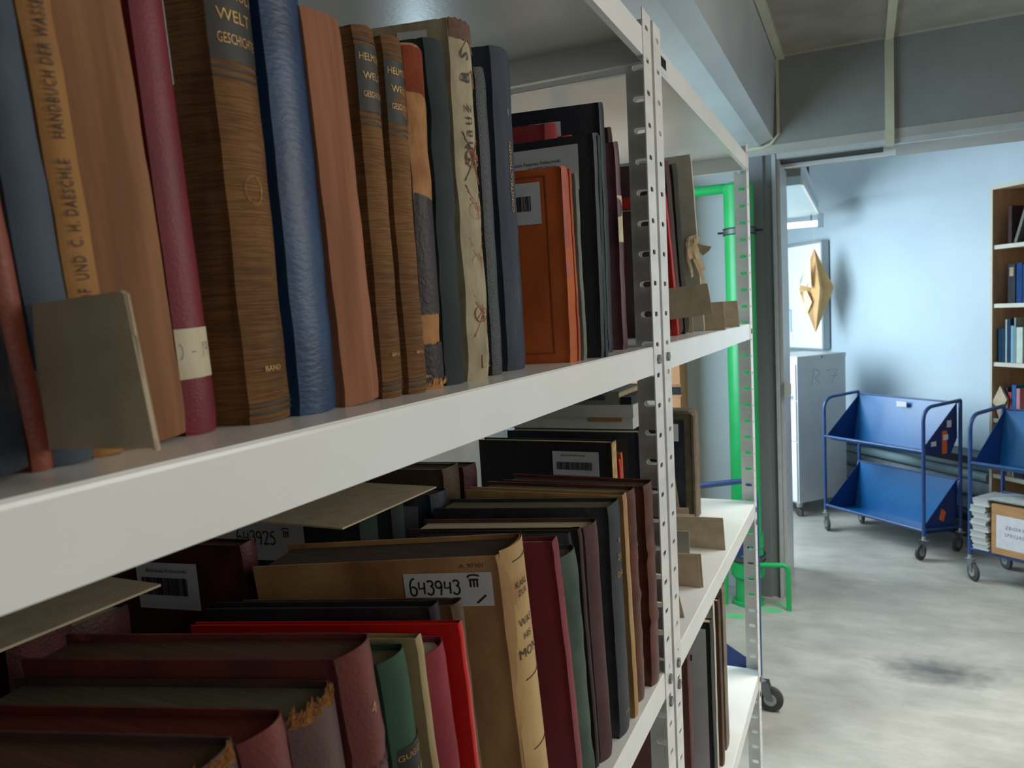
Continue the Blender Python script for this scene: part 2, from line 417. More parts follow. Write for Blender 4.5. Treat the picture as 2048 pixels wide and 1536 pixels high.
# ceiling beam over the shelving
BEAMM = mat('beam_paint', (190, 196, 198), (180, 186, 190), rough=.35, sc=(4, 4, 4), spec=.5)
bb = MB(); bb.prism([(-1.05, 2.552), (-.512, 2.552), (-.44, 2.582), (-.418, ZC), (-1.05, ZC)], 'y', -1.5, 4.5)
struct(bb.build('ceiling_beam', BEAMM))
# trunking
tb = MB(); tb.box(-.415, -1.5, ZC - .022, -.375, 4.50, ZC); struct(tb.build('trim_4', TRUNK))
tb = MB(); tb.box(.112, -1.5, ZC - .022, .150, 4.50, ZC); tb.box(.108, 4.478, 2.50, .150, 4.50, ZC - .01); tb.box(.108, 4.478, 2.472, .150, 4.60, 2.50)
struct(tb.build('trim_5', TRUNK))
struct(MB().box(-.375, 4.488, ZC - .010, 3.0, 4.50, ZC).build('trim_7', mat('ceiling_cove', (176, 170, 158), rough=.7)))
tb = MB(); tb.box(-.420, 4.484, 2.60, -.405, 4.50, ZC - .02)
tb.add([(-.56, 4.484, 2.538), (-.50, 4.484, 2.538), (-.50, 4.484, 2.55), (-.56, 4.484, 2.55), (-.56, 4.5, 2.538), (-.50, 4.5, 2.538), (-.50, 4.5, 2.55), (-.56, 4.5, 2.55)], [(0, 1, 2, 3), (0, 4, 5, 1), (3, 2, 6, 7), (4, 7, 6, 5)])
tb.tube([(-.60, 4.492, 2.543), (-.50, 4.492, 2.543), (-.455, 4.492, 2.555), (-.415, 4.492, 2.60), (-.412, 4.492, 2.70)], .009, 8)
struct(tb.build('trim_6', TRUNK))
# reading room diagonal wall
nW = Vector((.771, .637, 0)); eR = Vector((.637, -.771, 0))
def rr(s, c, z=0): v = eR * s + nW * c; return (v.x, v.y, z)
CW = 4.58
wv = [rr(-9.5, CW), rr(-1.2, CW), rr(-1.2, CW + .1), rr(-9.5, CW + .1)]
struct(MB().prism([(v[0], v[1]) for v in wv], 'z', 0, ZC).build('wall_far', WALLB))
# ------------------------------------------------------------------ steel racks
def plate_holes(L, w, pitch, z0, sw, sh, axis, flip=1, th=.0018, uoff=None):
    """perforated strip: u in 0..w, v in z. returns MB; axis 'y': strip spans y (front face normal +x); axis 'x': spans x."""
    b = MB(); n = 12; nseg = int(round(L / pitch))
    uc = uoff if uoff is not None else w / 2
    hole = []
    for i in range(n):
        a = 2 * math.pi * (i + .5) / n; c, s = math.cos(a), math.sin(a)
        hx = (sw / 2 - sh / 2) * (1 if c > 0 else -1) + sh / 2 * c; hz = sh / 2 * s
        hole.append((uc + hx, pitch / 2 + hz))
    outer = []
    per = [(w, pitch * .62), (w, pitch), (w * .62, pitch), (w * .38, pitch), (0, pitch), (0, pitch * .62), (0, pitch * .38), (0, 0), (w * .38, 0), (w * .62, 0), (w, 0), (w, pitch * .38)]
    def P(u, v, d):
        return (d, u, v) if axis == 'y' else (-u, d, v)
    for k in range(nseg):
        zz = z0 + k * pitch
        for d0 in (0, -th):
            d = d0 * flip
            vs = [P(u, zz + v, d) for u, v in per] + [P(u, zz + v, d) for u, v in hole]
            b.add(vs, [(i, (i + 1) % n, n + (i + 1) % n, n + i) for i in range(n)])
        vs = [P(u, zz + v, 0) for u, v in hole] + [P(u, zz + v, -th * flip) for u, v in hole]
        b.add(vs, [(i, (i + 1) % n, n + (i + 1) % n, n + i) for i in range(n)])
    zt = z0 + nseg * pitch
    for u in (0, w):
        b.add([P(u, z0, 0), P(u, z0, -th * flip), P(u, zt, -th * flip), P(u, zt, 0)], [(0, 1, 2, 3)])
    for z in (z0, zt):
        b.add([P(0, z, 0), P(w, z, 0), P(w, z, -th * flip), P(0, z, -th * flip)], [(0, 1, 2, 3)])
    return b
XF = -.3075; XB = -.9075
def L_post(name, parent, x, y, sgn_y, sgn_x, ztop):
    """corner of the L at (x,y); front flange runs sgn_y along y, side flange runs -sgn_x along x"""
    a = plate_holes(ztop, .048, .05, ztop - 43 * .05, .018, .008, 'y')
    vs = [(x + v[0] * sgn_x, y + sgn_y * v[1], v[2]) for v in a.v]
    b = MB(); b.add(vs, a.f)
    a = plate_holes(ztop, .043, .05, ztop - 43 * .05 + .0, .020, .010, 'x', uoff=.022)
    vs = [(x + v[0] * sgn_x, y + v[1] * sgn_y * 1.0, v[2] ) for v in a.v]
    b.add(vs, a.f)
    return b.build(name, POSTW, parent)
def shelf(parent, y0, y1, zt):
    x0, x1 = XB + .004, XF - .003
    h = .045; th = .0012; b = MB()
    b.box(x0, y0, zt - .0015, x1, y1, zt)
    rb = .004
    # front lip with rounded top edge and chamfered ends
    for (xa, s) in ((x1, 1), (x0, -1)):
        prof = [(xa, zt - .0005), (xa + s * .0012, zt - .0018), (xa + s * .0015, zt - .004), (xa + s * .0015, zt - h), (xa - s * .008, zt - h - .0005), (xa - s * .008, zt - h + .0010), (xa + s * .0001, zt - h + .0012), (xa + s * .0001, zt - .0015)]
        b.prism(prof, 'y', y0, y1)
    for (ya, s) in ((y1, 1), (y0, -1)):
        b.box(x0, min(ya, ya - s * th), zt - h, x1, max(ya, ya - s * th), zt - .0015)
        b.box(x0, min(ya, ya - s * .012), zt - h - .0008, x1, max(ya, ya - s * .012), zt - h + .0005)
    o = b.build('shelf', WHITE, parent)
    hb = MB()
    for yy in (y0 + .022, y1 - .022):
        hb.tube([(x1 + .0012, yy, zt - .022), (x1 + .0020, yy, zt - .022)], .0045, 12)
    hb.build('bolt_hole', INK, o)
    return o
def rack(name, y0, y1, label):
    root = empty(name, ((XF + XB) / 2, (y0 + y1) / 2, 0)); m = []
    zt = 2.165
    ps = []
    for (x, sx) in ((XF, 1), (XB, -1)):
        ps.append(L_post('post', None, x, y0, 1, sx, zt)); ps.append(L_post('post', None, x, y1, -1, sx, zt))
    for z in (2.138, 1.638, 1.092, .55, .10):
        ps.append(shelf(None, y0 + .006, y1 - .006, z))
    def bolt(path, r):
        ps.append(MB().tube(path, r, 6).build('bolt', STEEL, None))
    for z in (1.638, 1.092, .55):
        for yy in (y0 + .022, y1 - .022): bolt([(XF, yy, z - .022), (XF + .004, yy, z - .022)], .0085)
    for z in (1.638, 1.092): bolt([(XF - .022, y1 - .0025, z - .02), (XF - .022, y1 - .010, z - .02)], .008)
    for z in (1.03, .48):
        for yy in (y0 + .022, y1 - .022): bolt([(XF, yy, z), (XF + .004, yy, z)], .0085)
    for p in ps:
        p.parent = root; p.location = -root.location
    return tag(root, label, 'shelving rack', 'steel shelving racks')
rk1 = rack('shelving_rack', .122, 1.261, 'white perforated steel shelving rack nearest the camera, filled with old books')
rk2 = rack('shelving_rack', 1.281, 2.412, 'white perforated steel shelving rack at the end of the row, nearly empty shelves')
sk = MB(); sk.box(XF - .0012, 1.325, 2.098, XF - .0009, 1.375, 2.130); so = sk.build('sticker', PAPER, rk2); so.location = -rk2.location
bc = MB(); x = 1.331
while x < 1.368: bc.box(XF - .0008, x, 2.108, XF - .0003, x + .0012, 2.125); x += .003
bc.build('barcode', INK, so)
# ------------------------------------------------------------------ row one (upper shelf)
Z1 = 1.638; Z2 = 1.092; Z3 = .55
G1 = 'old books on the upper shelf of the near rack'
def b1(X, yb, yt, t, H, cov, label, **k):
    k.setdefault('sk', .19 if yb < .8 else (.04 if .92 < yb < 1.0 else .14))
    return book(X, yb, yt, t, H, cov=cov, label=label, group=G1, z0=Z1, **k)
navyL = leather('navy_black_leather', (24, 32, 42), (44, 52, 62), c3=(92, 82, 62))
b = b1(-.348, .180, .158, .0455, .27, navyL, 'dark navy leather volume cut by the left edge of the picture', r=.006)
b = b1(-.353, .2275, .203, .0105, .24, leather('red_brown_leather', (132, 66, 46), (106, 46, 36), c3=(158, 98, 72)), 'narrow red brown leather volume left of the grey cardboard marker', r=.002)
b = b1(-.353, .2395, .2165, .0215, .27, cloth('slate_cloth', (74, 84, 96), (58, 68, 80)), 'slate grey cloth volume behind the grey cardboard marker', r=.004)
tan1 = cloth('ochre_cloth', (156, 112, 64), (136, 94, 54))
b = b1(-.357, .2630, .2420, .0180, .28, tan1, 'thin ochre volume with black lettering running up the spine', r=.003)
spine_text(b, 'PROF  UND  C. H. DAESCHLE     HANDBUCH DER WASSERBAU', .0090, .156, INKB, vertical=True, spacing=1.15, sx=.58, u=.45)
b = b1(-.360, .2826, .2590, .0445, .295, cloth('tan_cloth', (144, 100, 68), (116, 78, 52), sc=(20, 60, 5)), 'thick tan cloth volume with a plain faded spine, left of the maroon one', r=.004)
b = b1(-.365, .3300, .3140, .0240, .29, leather('maroon_leatherette', (118, 32, 44), (104, 26, 38), bump=.35, bsc=(500, 500, 500)), 'maroon volume with a cream shelf mark label near the foot', r=.0035, wob=.0001)
lb_ = band(b, .034, .064, CREAMP, 'label')
handwriting(') - 193', .0078, .0006, lambda a, c: (lambda q: (q[0], q[1], .046 + c))(sp_pt(b.t, b.r, min(.98, .04 + a / b.t * .50), .0010)), INKG, lb_, adv=.9)
sl_ = MB(); sl_.box(-.034, .0246, .207, -.004, .0252, .30); sl_.build('paper_slip', mat('pale_blue_slip', (150, 160, 164), rough=.8), b.root)
helm = cloth('brown_ribbed_cloth', (134, 94, 54), (102, 70, 42), sc=(40, 25, 10), bump=.9, bsc=(60, 60, 1500), wave=((30, 30, 900), .55))
HB = mat('dark_title_field', (36, 33, 30), (46, 42, 36), rough=.6, sc=(80, 80, 80))
def helmolt(X, yb, yt, t, H, label, ty, D=.2):
    b = b1(X, yb, yt, t, H, helm, label, r=.005, D=D)
    o = band(b, H - ty - .050, H - ty, HB)
    s = t * .27
    spine_text(b, 'HELMOLT', s, H - ty - .009, parent=o, sx=.78, u=.53)
    spine_text(b, 'WELT', s, H - ty - .023, parent=o); spine_text(b, 'GESCHICHTE', s * .86, H - ty - .037, parent=o, sx=.6, u=.53)
    for dz in (.003, -.055, -.060): band(b, H - ty + dz, H - ty + dz + .0016, HB, 'rule')
    for dz in (.006, .010): band(b, dz, dz + .0016, HB, 'rule')
    band(b, .013, .0135, HB, 'rule')
    r_ = MB()
    for rad in (.0075, .0068):
        r_.tube([(lambda q: (q[0], q[1], H * .50 + rad * 1.25 * math.sin(a)))(sp_pt(t, b.r, .5 + rad * math.cos(a) / t, .0006)) for a in [i * math.pi / 12 for i in range(24)]], .00018, 5, closed=True)
    if t > .03: r_.build('emblem', GOLD, b.root)
    spine_text(b, 'BAND', s * .5, .035)
    return b
helmolt(-.355, .3745, .3620, .0385, .300, 'big brown ribbed cloth volume with dark title panel, between maroon and blue', .022)
b = b1(-.350, .4165, .4050, .0400, .300, leather('blue_leather', (28, 62, 98), (18, 46, 78), rough=.42, bump=.5, bsc=(130, 130, 330), spec=.45), 'bright blue leather volume with a wrinkled spine', r=.0045)
b = b1(-.348, .4640, .4440, .0440, .284, cloth('terracotta_cloth', (154, 102, 74), (128, 82, 56), sc=(18, 70, 6)), 'plain terracotta cloth volume right of the bright blue one', r=.004, headcap=.0)
helmolt(-.348, .5150, .5060, .0290, .290, 'left of the two matching narrow brown volumes with dark gilt title panels', .014)
helmolt(-.344, .5465, .5390, .0285, .291, 'right of the two matching narrow brown volumes, beside the torn one', .018)
# torn book
b = b1(-.347, .5790, .5740, .0320, .296, mat('worn_tan_backing', (172, 122, 74), (140, 92, 52), rough=.85, sc=(50, 50, 30), nd=8, bump=1, bsc=(200, 200, 120), c3=(92, 62, 42)), 'ragged volume with peeling leather patches over a tan spine', r=.005, wob=.0009)
band(b, .236, .295, leather('rust_patch', (134, 62, 36), (112, 50, 30), rough=.8, spec=.15), 'upper_patch', rag=.001)
LP = leather('cracked_dark_leather', (50, 38, 40), (34, 26, 28), c3=(104, 54, 36), bump=1, bsc=(240, 240, 200), rough=.5, spec=.3)
band(b, .067, .178, LP, 'leather_patch', rag=.0009); band(b, .008, .040, LP, 'leather_patch', rag=.003)
fr = MB(); rnd = random.Random(5)
for i in range(22):
    u = i / 21; x, y = sp_pt(b.t, b.r, u, .0006); h = rnd.uniform(.002, .008)
    fr.add([(x, y - .001, .003), (x + rnd.uniform(0, .003), y + .0005, .003 + h), (x, y + .0015, .003)], [(0, 1, 2)])
fr.build('torn_edge', mat('frayed_tan', (196, 148, 88), (160, 110, 60), rough=.9, sc=(300, 300, 300)), b.root, fix=False)
b = b1(-.347, .6165, .6130, .0350, .312, cloth('dark_grey_green_cloth', (46, 56, 56), (34, 42, 44), c3=(74, 82, 76)), 'dark grey green cloth volume between the torn and the patterned volume', r=.005, wob=.0012)
# patterned parchment
flo = mat('mottled_parchment', (168, 156, 128), (140, 128, 100), rough=.75, sc=(60, 60, 25), nd=8, bump=.4, bsc=(200, 200, 200), c3=(112, 104, 80))
b = b1(-.344, .6570, .6550, .0445, .342, flo, 'tall pale parchment volume with reddish drawn ornaments on its spine', r=.006, wob=.0010, D=.24, headcap=.003)
spine_text(b, 'Thauz  B S', .019, .262, INKB, u=.42, vertical=True, spacing=1.3)
orn = MB()
def orn_line(pts):
    orn.tube([(lambda q: (q[0], q[1], z))(sp_pt(b.t, b.r, u, .0006)) for u, z in pts], .0006, 5)
for zc in (.065, .115, .165, .215):
    orn_line([(.2, zc - .022), (.5, zc - .004), (.8, zc + .02)]); orn_line([(.2, zc + .024), (.5, zc + .004), (.85, zc - .022)]); orn_line([(.3, zc + .012), (.5, zc + .002), (.3, zc - .006)]); orn_line([(.25, zc + .018), (.55, zc + .008), (.6, zc - .008)])
    orn_line([(.45 + .2 * math.cos(a), zc + .008 * math.sin(a)) for a in [i * .6 for i in range(11)]])
    orn_line([(.7 + .12 * math.cos(a), zc + .006 * math.sin(a)) for a in [i * .6 for i in range(11)]])
orn_line([(.4, .012), (.95, .012), (.95, .024), (.4, .024), (.4, .012)]); orn_line([(.3, .315), (.6, .33), (.9, .318)]); orn_line([(.4, .29), (.7, .30), (.85, .285)])
orn.build('ornament', REDINK, b.root)
band(b, .326, .343, mat('worn_head', (104, 72, 54), (84, 58, 46), rough=.8, sc=(200, 200, 200)), 'worn_head', rag=.0015)
o = cover_label(b, -.056, -.026, .315, .334, PAPER, skew=2)
b = b1(-.350, .7190, .7130, .0230, .313, mat('pebbled_slate', (58, 64, 66), (42, 48, 52), rough=.45, sc=(500, 500, 500), bump=1, bsc=(700, 700, 700)), 'narrow pebbled slate volume beside the patterned parchment one', r=.004)
b = b1(-.356, .7740, .7690, .0480, .352, mat('faded_navy_cloth', (32, 40, 58), (50, 58, 72), rough=.75, sc=(20, 60, 9), nd=6, bump=.3, bsc=(800, 800, 800), c3=(84, 88, 86)), 'tall faded navy cloth volume left of the orange book', r=.006, D=.24)
spine_text(b, 'II', .010, .285); spine_text(b, 'CONSTRUCTIONEN', .0085, .215, vertical=True)
orng = cloth('orange_board', (184, 92, 38), (166, 78, 30), rough=.6, sc=(25, 25, 15))
b = b1(-.329, .8900, .8830, .0260, .238, orng, 'small orange book with a white barcode label on its cover', r=.001, D=.165)
fb = MB(); 
for (x0, x1, z0, z1) in ((-.155, -.020, .228, .2295), (-.0215, -.020, .012, .228), (-.155, -.020, .012, .0135)):
    q_ = MB().box(x0, -.0014, z0, x1, -.0009, z1); fb.add([(v[0], v[1] + b.sk * (v[0] + .004), v[2]) for v in q_.v], q_.f)
fb.build('printed_frame', mat('dark_orange_ink', (150, 66, 24), rough=.7), b.root)
o = cover_label(b, -.085, -.027, .172, .222); barcode(o, .006, .046, .016, .034)
band(b, .105, .237, leather('rose_spine_tape', (170, 84, 66), (150, 66, 54)), 'spine_tape', u1=.55)
b = b1(-.3285, .9180, .9110, .0065, .238, cloth('pink_paper_cover', (176, 96, 66), (150, 50, 40)), 'very thin orange pamphlet right of the orange book', r=.0005, D=.16, hinge=False, bd=.001)
b = b1(-.325, .9275, .9210, .0120, .234, cloth('grey_thin_cover', (118, 124, 112), (92, 98, 92)), 'thin grey green booklet right of the orange book', r=.001, D=.16, hinge=False, bd=.001)
bdk = leather('black_green_board', (26, 32, 34), (36, 42, 42), c3=(60, 54, 40), rough=.55)
b = b1(-.314, .9720, .9750, .0260, .292, bdk, 'black bound book with a large barcode label on its cover', r=.003, D=.23)
o = cover_label(b, -.150, -.024, .222, .281); barcode(o, .012, .112, .006, .026)
lab_text(o, 'Biblioteka Pasjonau Politechniki', .0062, .062, .040); lab_text(o, '40 000001796213', .0056, .075, .033)
band(b, .0, .291, cloth('teal_spine_cloth', (46, 66, 70), (38, 56, 62)), 'spine_strip', u0=.3)
redc = cloth('rose_red_cloth', (142, 50, 52), (122, 38, 42))
b = b1(-.389, 1.018, 1.018, .030, .325, redc, 'left of two rose red volumes peeping over the black barcode book', r=.012, D=.2)
o = cover_label(b, -.075, -.040, .27, .30)
b = b1(-.375, 1.049, 1.049, .020, .312, redc, 'right of two rose red volumes peeping over the black barcode book', r=.010, D=.2)
b = b1(-.338, 1.078, 1.078, .022, .358, leather('blue_black_folio', (14, 18, 30), (20, 24, 36)), 'tall blue black folio rising behind the rose red volumes', r=.002, D=.25)
o = cover_label(b, -.105, -.058, .285, .338)
b = b1(-.336, 1.150, 1.142, .022, .314, leather('dark_maroon_leather', (56, 26, 36), (110, 66, 76), sc=(12, 30, 8)), 'dark maroon volume with a cream patch on its spine, next to the steel post', r=.003, D=.2)
band(b, .165, .235, CREAMP, 'label')
b = b1(-.356, 1.178, 1.176, .022, .345, cloth('dark_brown_cloth', (70, 42, 32), (54, 32, 26)), 'dark brown volume closest to the post at the end of the upper shelf', r=.002, D=.2)
# cardboard marker sticking out of row one
cm = MB()
cm.prism([(-.375, 1.647), (-.2855, 1.6502), (-.2825, 1.6490), (-.2930, 1.7182), (-.2955, 1.7196), (-.378, 1.7160)], 'y', .2352, .2378)
o = cm.build('cardboard_marker', CARD); tag(o, 'large grey cardboard marker sticking out between the books, near rack', 'cardboard marker', 'cardboard shelf markers')
ed = MB(); ed.tube([(-.2930, .2365, 1.7185), (-.2905, .2362, 1.700), (-.2900, .2368, 1.699), (-.2875, .2362, 1.676), (-.2882, .2368, 1.674), (-.2830, .2362, 1.6495)], .0008, 6); ed.build('frayed_edge', CARD2, o)

# ------------------------------------------------------------------ row two (lower shelf)
G2 = 'old books on the lower shelf of the near rack'
def b2(X, yb, yt, t, H, cov, label, **k):
    k.setdefault('D', .25); k.setdefault('sk', .26 if yb < .65 else .30 if yb < .75 else .22 if yb < 1.03 else .05 if yb < 1.13 else 0)
    k.setdefault('squares', .005)
    return book(X, yb, yt, t, H, cov=cov, label=label, group=G2, z0=Z2, **k)
lr = leather('oxblood_leather', (112, 52, 44), (86, 44, 46), c3=(150, 74, 48), sc=(28, 28, 14))
lr2 = leather('brown_violet_leather', (88, 62, 56), (70, 54, 56), c3=(134, 76, 46), sc=(28, 28, 14))
def torn(B, seed, n=46):
    f = MB(); rn = random.Random(seed)
    for i in range(n):
        u = rn.uniform(.02, .75); x, y = sp_pt(B.t, B.r, u, .0008); h = rn.uniform(.004, .012)
        z = B.H - .005 + rn.uniform(-.004, .003)
        f.add([(x - .002, y - .0015, z), (x + rn.uniform(-.003, .003), y + rn.uniform(-.003, .003), z + h), (x + .0005, y + .0015, z)], [(0, 1, 2)])
    f.build('torn_headband', mat('frayed_gold_brown', (170, 116, 56), (120, 74, 36), rough=.9, sc=(400, 400, 400)), B.root, fix=False)
b = b2(-.325, .3080, .2700, .0440, .372, lr2, 'oxblood leather volume at the bottom left corner, mostly cut off', pg=PG['brown'], r=.009); torn(b, 2, 44)
b = b2(-.322, .3560, .3140, .0370, .371, lr, 'leather volume with deep red page tops, second from lower left', pg=PG['red'], r=.010); spine_text(b, 'II', .010, .33)
b = b2(-.322, .3960, .3530, .0470, .365, lr2, 'leather volume with a torn fraying golden headband', pg=PG['grey'], r=.010); torn(b, 4, 90)
b = b2(-.320, .4460, .4030, .0380, .383, lr, 'largest oxblood leather volume, left of the green one', pg=PG['brown'], r=.010, bands=4)
spine_text(b, 'OEUVRES', .009, .29, INKB); spine_text(b, '4', .012, .335, GOLD)
b = b2(-.321, .4920, .4520, .0330, .357, cloth('bottle_green_cloth', (58, 86, 68), (46, 72, 58)), 'bottle green volume with gilt title, second shelf left', pg=PG['grey'], r=.009, D=.2)
o = band(b, .24, .283, HB); spine_text(b, 'GUGGEN', .007, .275, parent=o); spine_text(b, 'MALER', .008, .258, parent=o); spine_text(b, 'BUCH', .008, .245, parent=o)
b = b2(-.321, .5290, .4910, .0090, .361, cloth('cream_paper_cover', (168, 150, 112), (150, 130, 92)), 'thin cream booklet wedged between green and crimson volumes', pg=PG['pale'], r=.001, D=.10, hinge=False, bd=.001)
b = b2(-.321, .5500, .5050, .0390, .3375, cloth('crimson_cloth', (146, 58, 66), (126, 44, 54)), 'crimson cloth volume with pale page tops beside the scarlet folder', pg=PG['pale'], r=.011, D=.19)
b = b2(-.320, .5930, .5570, .0075, .346, mat('scarlet_plastic', (206, 34, 26), (190, 26, 22), rough=.35), 'thin scarlet folder in the lower row', r=.001, hinge=False, bd=.0015)
b = b2(-.353, .6040, .5700, .0160, .352, leather('black_cloth', (30, 32, 36), (40, 42, 46)), 'black volume pushed back behind the scarlet folder', pg=PG['grey'], r=.004, D=.22)
b = b2(-.341, .6250, .5900, .0190, .347, leather('chocolate_leather', (72, 54, 40), (104, 82, 56)), 'chocolate brown volume just left of the big parchment one', pg=PG['dark'], r=.005, D=.22)
par = mat('tan_parchment', (176, 138, 88), (140, 98, 62), rough=.6, sc=(14, 14, 7), nd=8, bump=.4, bsc=(160, 160, 160), c3=(112, 72, 48))
b = b2(-.319, .7090, .6560, .0555, .378, par, 'thick tan parchment volume with a handwritten number label on its cover', pg=PG['dark'], r=.011, D=.256, headcap=.004)
band(b, 0, .382, mat('light_parchment_spine', (196, 162, 108), (170, 134, 84), rough=.6, sc=(20, 20, 9), nd=8, bump=.4, bsc=(160, 160, 160)), 'spine_strip', u0=.03)
for z, tx, sz in ((.338, 'KARL', .010), (.328, 'ZUR', .009), (.296, 'WAS', .012), (.280, 'HIS', .011), (.262, 'MON', .015)): spine_text(b, tx, sz, z, INKB, u=.43, off=.0013, sx=.85)
for z in (.365, .232, .150, .06):
    l_ = MB(); l_.tube([(lambda q: (q[0], q[1], z))(sp_pt(b.t, b.r, .25 + .5 * i / 6, .0009)) for i in range(7)], .0006, 5); l_.build('rule', INKB, b.root)
o = cover_label(b, -.104, -.014, .327, .3635, skew=1)
handwriting('643943', .0135, .0020, lambda a, c: (.004 + a * .82, -.0005, .013 + c), INK, o, adv=.80)
handwriting('M', .0135, .0018, lambda a, c: (.067 + a, -.0005, .0155 + c), INK, o); handwriting('/', .012, .0020, lambda a, c: (.072 + a, -.0005, .006 + c), INK, o)
put_text('printed_text', 'A. 97101', .0065, lambda a, c: (-.035 + a, -.0016 + b.sk * (-.031 + a), .3695 + c), INKB, b.root)
b = b2(-.320, .8330, .7790, .0170, .355, mat('bordeaux_cloth', (128, 34, 46), (112, 26, 38), rough=.55, sc=(20, 20, 10), bump=.2, bsc=(700, 700, 700)), 'bordeaux red volume leaning right of the big parchment volume', pg=PG['pale'], r=.001, D=.22)
o = cover_label(b, -.085, -.052, .285, .34)
b = b2(-.321, .8610, .8240, .0440, .320, cloth('grey_green_cloth', (84, 100, 88), (62, 78, 70), c3=(104, 112, 92)), 'grey green cloth volume with a wrinkled rounded spine', pg=PG['grey'], r=.010, D=.2, wob=.001)
b = b2(-.336, .9080, .8720, .0080, .334, cloth('white_edge_cloth', (46, 48, 54), (60, 60, 62)), 'thin dark volume with a worn white edge behind the grey green one', pg=PG['grey'], r=.002, D=.2)
b = b2(-.328, .9180, .8860, .0110, .336, leather('black_brown_leather', (42, 30, 30), (52, 38, 36)), 'small black brown volume left of the mauve one', pg=PG['dark'], r=.002, D=.2)
b = b2(-.320, .9320, .9060, .0410, .333, cloth('mauve_brown_cloth', (92, 66, 66), (76, 54, 56)), 'mauve brown volume with a broad cream page top', pg=PG['cream'], r=.009, D=.24)
bl = leather('charcoal_leather', (48, 52, 58), (34, 36, 40), c3=(78, 66, 50))
b = b2(-.316, .9960, .9830, .0500, .340, bl, 'thick charcoal volume with faint gilt letters on the spine', pg=PG['grey'], r=.005, D=.25)
spine_text(b, 'R', .012, .285); spine_text(b, 'ZU', .012, .262); spine_text(b, 'DAS', .012, .238); spine_text(b, 'I 93', .010, .03)
b = b2(-.314, 1.0570, 1.0370, .0190, .344, mat('yellow_parchment', (180, 146, 96), (156, 118, 74), rough=.6, sc=(30, 30, 10), c3=(176, 108, 72)), 'narrow yellow parchment volume right of the charcoal one', pg=PG['grey'], r=.002, D=.25)
br = leather('russet_leather', (104, 58, 42), (76, 42, 34), c3=(60, 34, 30), rough=.4)
b = b2(-.318, 1.0980, 1.0850, .0400, .336, br, 'russet leather volume with raised bands, second from the post', pg=PG['grey'], r=.008, bands=5)
spine_text(b, 'IV', .010, .25)
b = b2(-.310, 1.1590, 1.1520, .0450, .331, br, 'russet leather volume with raised bands right beside the post', pg=PG['dark'], r=.006, bands=5)
# back row of the same shelf
G3 = 'dark books in the rear row of the lower shelf'
def b3(X, yb, yt, t, H, cov, label, **k):
    k.setdefault('D', .24); k.setdefault('sk', .15)
    return book(X, yb, yt, t, H, cov=cov, label=label, group=G3, z0=Z2, **k)
bm_ = leather('black_maroon_leather', (40, 18, 20), (84, 32, 32))
for i, y in enumerate((.16, .225, .29, .355)):
    b3(-.605 - .004 * (i % 2), y, y, .055, .400, [bl, navyL, bl, bm_, navyL, bl][i], ['charcoal', 'dark navy', 'charcoal', 'black maroon', 'dark navy', 'charcoal'][i] + ' folio in the rear row under the cardboard sheet, ' + ['leftmost', 'second', 'third', 'fourth', 'fifth', 'sixth'][i] + ' from the left')
b3(-.655, .440, .440, .060, .345, bm_, 'black maroon folio set deepest in the rear row', sk=0)
b = b3(-.600, .6100, .5960, .0220, .380, bm_, 'black cover volume with maroon spine and barcode label in the rear row', pg=PG['dark'], r=.003)
o = cover_label(b, -.140, -.060, .305, .358); barcode(o, .006, .066, .016, .036); lab_text(o, 'Biblioteka Politechniki', .006, .04, .044)
dg = cloth('dark_green_cloth', (28, 42, 38), (36, 50, 44))
b = b3(-.605, .8200, .8100, .0400, .385, dg, 'dark green folio with handwritten number label in the rear row', pg=PG['dark'], r=.004, D=.25)
o = cover_label(b, -.235, -.085, .290, .350); handwriting('643925', .0165, .0022, lambda a, c: (.042 + a * .8, -.0005, .022 + c), INK, o, adv=.80)
handwriting('M', .013, .0014, lambda a, c: (.118 + a, -.0005, .028 + c), INK, o); handwriting('/', .012, .0014, lambda a, c: (.126 + a, -.0005, .012 + c), INK, o)
o = cover_label(b, -.235, -.085, .215, .272); handwriting('643928', .0165, .0020, lambda a, c: (.042 + a * .9, -.0005, .022 + c), INK, o, adv=.80)
b = b3(-.600, .8900, .8850, .0300, .365, cloth('murky_green_cloth', (40, 50, 46), (52, 60, 54)), 'murky green volume right of the numbered folio in the rear row', r=.008, pg=PG['dark'])
b = b3(-.570, .9500, .9480, .0450, .352, navyL, 'dark navy volume with a grey label in the rear row', r=.010, pg=PG['dark'])
o = cover_label(b, -.09, -.03, .285, .335, mat('grey_label_paper', (112, 116, 124), rough=.8))
b = b3(-.590, 1.0200, 1.0180, .0500, .375, leather('umber_leather', (66, 52, 36), (80, 60, 40)), 'umber leather volume in the rear row near the post', r=.008, pg=PG['brown'])
b = b3(-.590, 1.0850, 1.0830, .0450, .365, bm_, 'black maroon volume in the rear row closest to the post', r=.008, pg=PG['brown'])
o = MB().box(-.80, .17, 1.4932, -.528, .432, 1.4952).build('cardboard_sheet', CARD); tag(o, 'grey cardboard sheet lying on the rear row folios, lower left', 'cardboard sheet', 'cardboard sheets lying on books')
o = MB().box(-.74, .66, 1.4775, -.518, .862, 1.4795).build('cardboard_sheet', CARD, rot=(0, 0, 0)); tag(o, 'smaller cardboard sheet lying on the numbered green folio', 'cardboard sheet', 'cardboard sheets lying on books')

